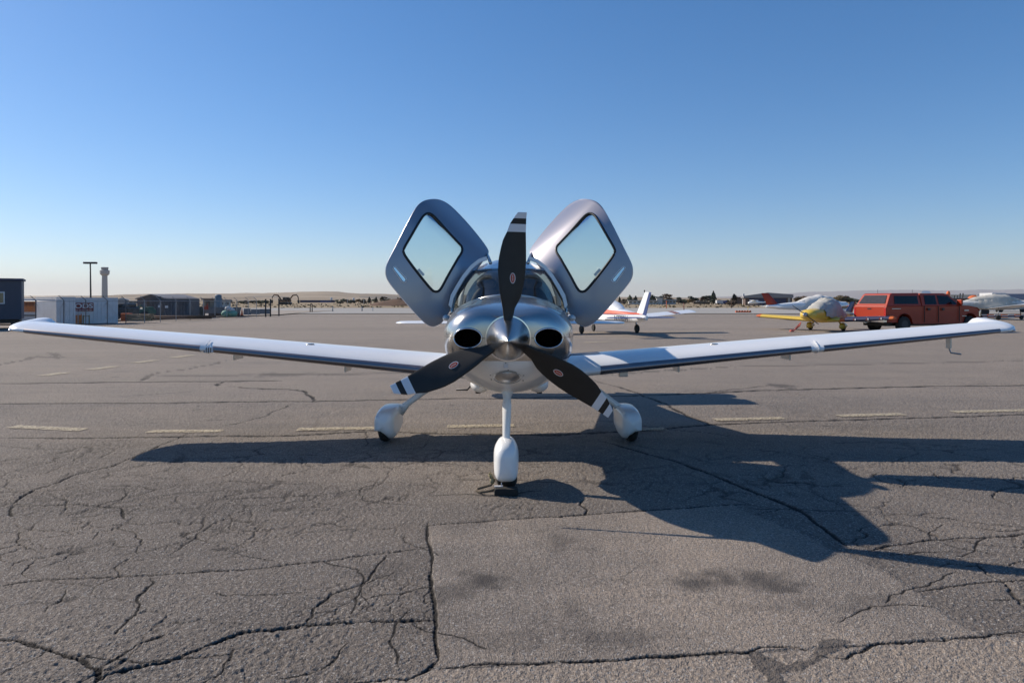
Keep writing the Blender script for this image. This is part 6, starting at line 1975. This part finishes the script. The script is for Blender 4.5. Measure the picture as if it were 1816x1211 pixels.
TL = [  # px, top row, D, kind, leaf, width, label
    (597, 530.5, 330, 'b', 'leaf_green', 1.3, 'broad green tree at the end of the long navy hangar'), (607, 528.5, 340, 'b', 'leaf_green', 1.3, 'rounded green tree before the first silo'),
    (616, 530, 335, 'b', 'leaf_dark', 1.2, 'dark low tree between the silos'), (624, 531, 330, 'b', 'leaf_dark', 1.3, 'dark bushy tree left of the golden one'),
    (636, 528.5, 320, 'b', 'leaf_autumn', 1.2, 'golden autumn tree in the left tree line'), (644, 529, 325, 'b', 'leaf_autumn', 1.1, 'golden green tree right of the autumn one'),
    (655, 526.5, 330, 'c', 'leaf_dark', 1.0, 'narrow conifer first in the left tree line'), (663, 527.5, 335, 'b', 'leaf_green', 1.0, 'green tree between two conifers on the left'),
    (667, 526.5, 330, 'c', 'leaf_dark', 1.0, 'narrow conifer second in the left tree line'), (681, 524.5, 320, 'b', 'leaf_dark', 1.1, 'tallest dark tree of the left tree line'),
    (687, 528, 318, 'b', 'leaf_green', 1.1, 'green tree under the tallest left tree'), (698, 529, 322, 'b', 'leaf_autumn', 1.1, 'yellowish tree near the raised left door'),
    (706, 527.5, 325, 'c', 'leaf_green', 1.2, 'bushy conifer near the raised left door'), (716, 528.5, 325, 'b', 'leaf_dark', 1.3, 'dark tree partly behind the raised left door'),
    (1099, 526, 270, 'c', 'leaf_dark', .8, 'thin small conifer right of the raised right door'), (1108, 529, 270, 'b', 'leaf_green', 1.2, 'green bush beside the thin conifer'),
    (1117, 523.5, 275, 'c', 'leaf_green', 1.4, 'wide conifer left of the orange striped fin'), (1127, 525, 280, 'c', 'leaf_dark', 1.3, 'dark conifer just left of the white fin'),
    (1148, 527, 270, 'b', 'leaf_green', 1.6, 'low green tree right of the white fin'), (1162, 520.5, 275, 'b', 'leaf_dark', 1.0, 'dark tree above the long pale building'),
    (1170, 523, 275, 'b', 'leaf_dark', .9, 'dark tree behind the cream block'), (1184, 518.5, 270, 'bare', 'leaf_bare', 1.2, 'tall thin leaved tree above the open shed'),
    (1192, 527, 268, 'b', 'leaf_autumn', 1.1, 'yellow green tree beside the open shed'), (1203, 525, 265, 'b', 'leaf_dark', 1.0, 'rounded dark green tree right of the open shed'),
    (1222, 530, 262, 'b', 'leaf_autumn', 1.3, 'tan autumn shrub beside the round dark tree'), (1231, 523, 260, 'b', 'leaf_dark', 1.1, 'round dense dark tree standing alone'),
    (1250, 523, 265, 'b', 'leaf_bare', 1.1, 'brownish tree left of the tall pine'), (1255, 522, 262, 'b', 'leaf_dark', 1.0, 'dark tree touching the tall pine'),
    (1265.5, 516.5, 258, 'c', 'leaf_dark', .8, 'tall pointed pine tree'), (1289, 531, 262, 'b', 'leaf_green', 1.0, 'small green tree behind the blue lorry'),
    (1303, 521.5, 252, 'c', 'leaf_dark', 1.4, 'dark conifer beside the white upright tank'), (1297, 530, 140, 'b', 'leaf_bare', 1.3, 'bare brown bush before the brick shed'),
    (1213, 529.5, 300, 'b', 'leaf_green', 1.2, 'green tree far behind the round trees'), (1275, 530.5, 300, 'b', 'leaf_bare', 1.2, 'faded tree behind the pale shed'),
    (1420, 524, 230, 'b', 'leaf_autumn', 1.3, 'olive shrub tree left of the white covered aeroplane'), (1430, 523, 232, 'b', 'leaf_bare', 1.3, 'brown shrub tree behind the covered aeroplane'),
    (1456, 523.5, 230, 'bare', 'leaf_bare', 1.2, 'pinkish bare tree above the yellow aeroplane'), (1486, 521, 225, 'b', 'leaf_autumn', 1.2, 'tall autumn shrub above the beige cover'),
    (1497, 522.5, 228, 'b', 'leaf_bare', 1.1, 'brown shrub right of the tall autumn one'), (1507, 526.5, 226, 'b', 'leaf_green', 1.4, 'green shrub left of the pickup'), (1518, 528, 224, 'b', 'leaf_dark', 1.3, 'dark low shrub behind the pickup tail'),
    (412, 534.5, 260, 'b', 'leaf_bare', 2.2, 'low brown bush right of the low building'), (436, 534.5, 300, 'b', 'leaf_dark', 2.0, 'dark bush above the concrete barriers'), (447, 532.5, 300, 'b', 'leaf_dark', 1.6, 'rounded dark bush left of the gate posts'),
]
for i, (px, pt, D, kd, lf, wd, lab) in enumerate(TL):
    tree(px, pt, D, {'b': 'broad', 'c': 'conifer', 'bare': 'bare'}[kd], lf, i % 3 + 1, wd, lab, 'trees on the horizon left' if px < 800 else 'trees on the horizon right')

random.seed(21)
belt = MB()
for i in range(60):
    px = random.choice((random.uniform(596, 724), random.uniform(1094, 1318), random.uniform(1415, 1520), random.uniform(405, 470)))
    D = random.uniform(262, 320); h = Z(random.uniform(530.5, 534), D); w_ = h * random.uniform(1.7, 3.0); x0 = X(px, D)
    tm, cm_ = get_tree('broad', 'leaf_dark', random.randint(1, 3))
    belt.add([(x0 + v.co.x * w_, D + v.co.y * w_, max(.02, (v.co.z - .2) * h * 1.15)) for v in cm_.vertices], [tuple(p.vertices) for p in cm_.polygons], i % 3)
o = belt.build('scrub_belt', [M['leaf_dark'], M['leaf_green'], M['leaf_bare']], fixn=False)
tag(o, 'low hazy belt of scrub beyond the dry field', kind='stuff')
for o in list(bpy.data.objects):
    if o.name.startswith('high_wing_aeroplane'):
        o.scale = (.62, .62, .62)
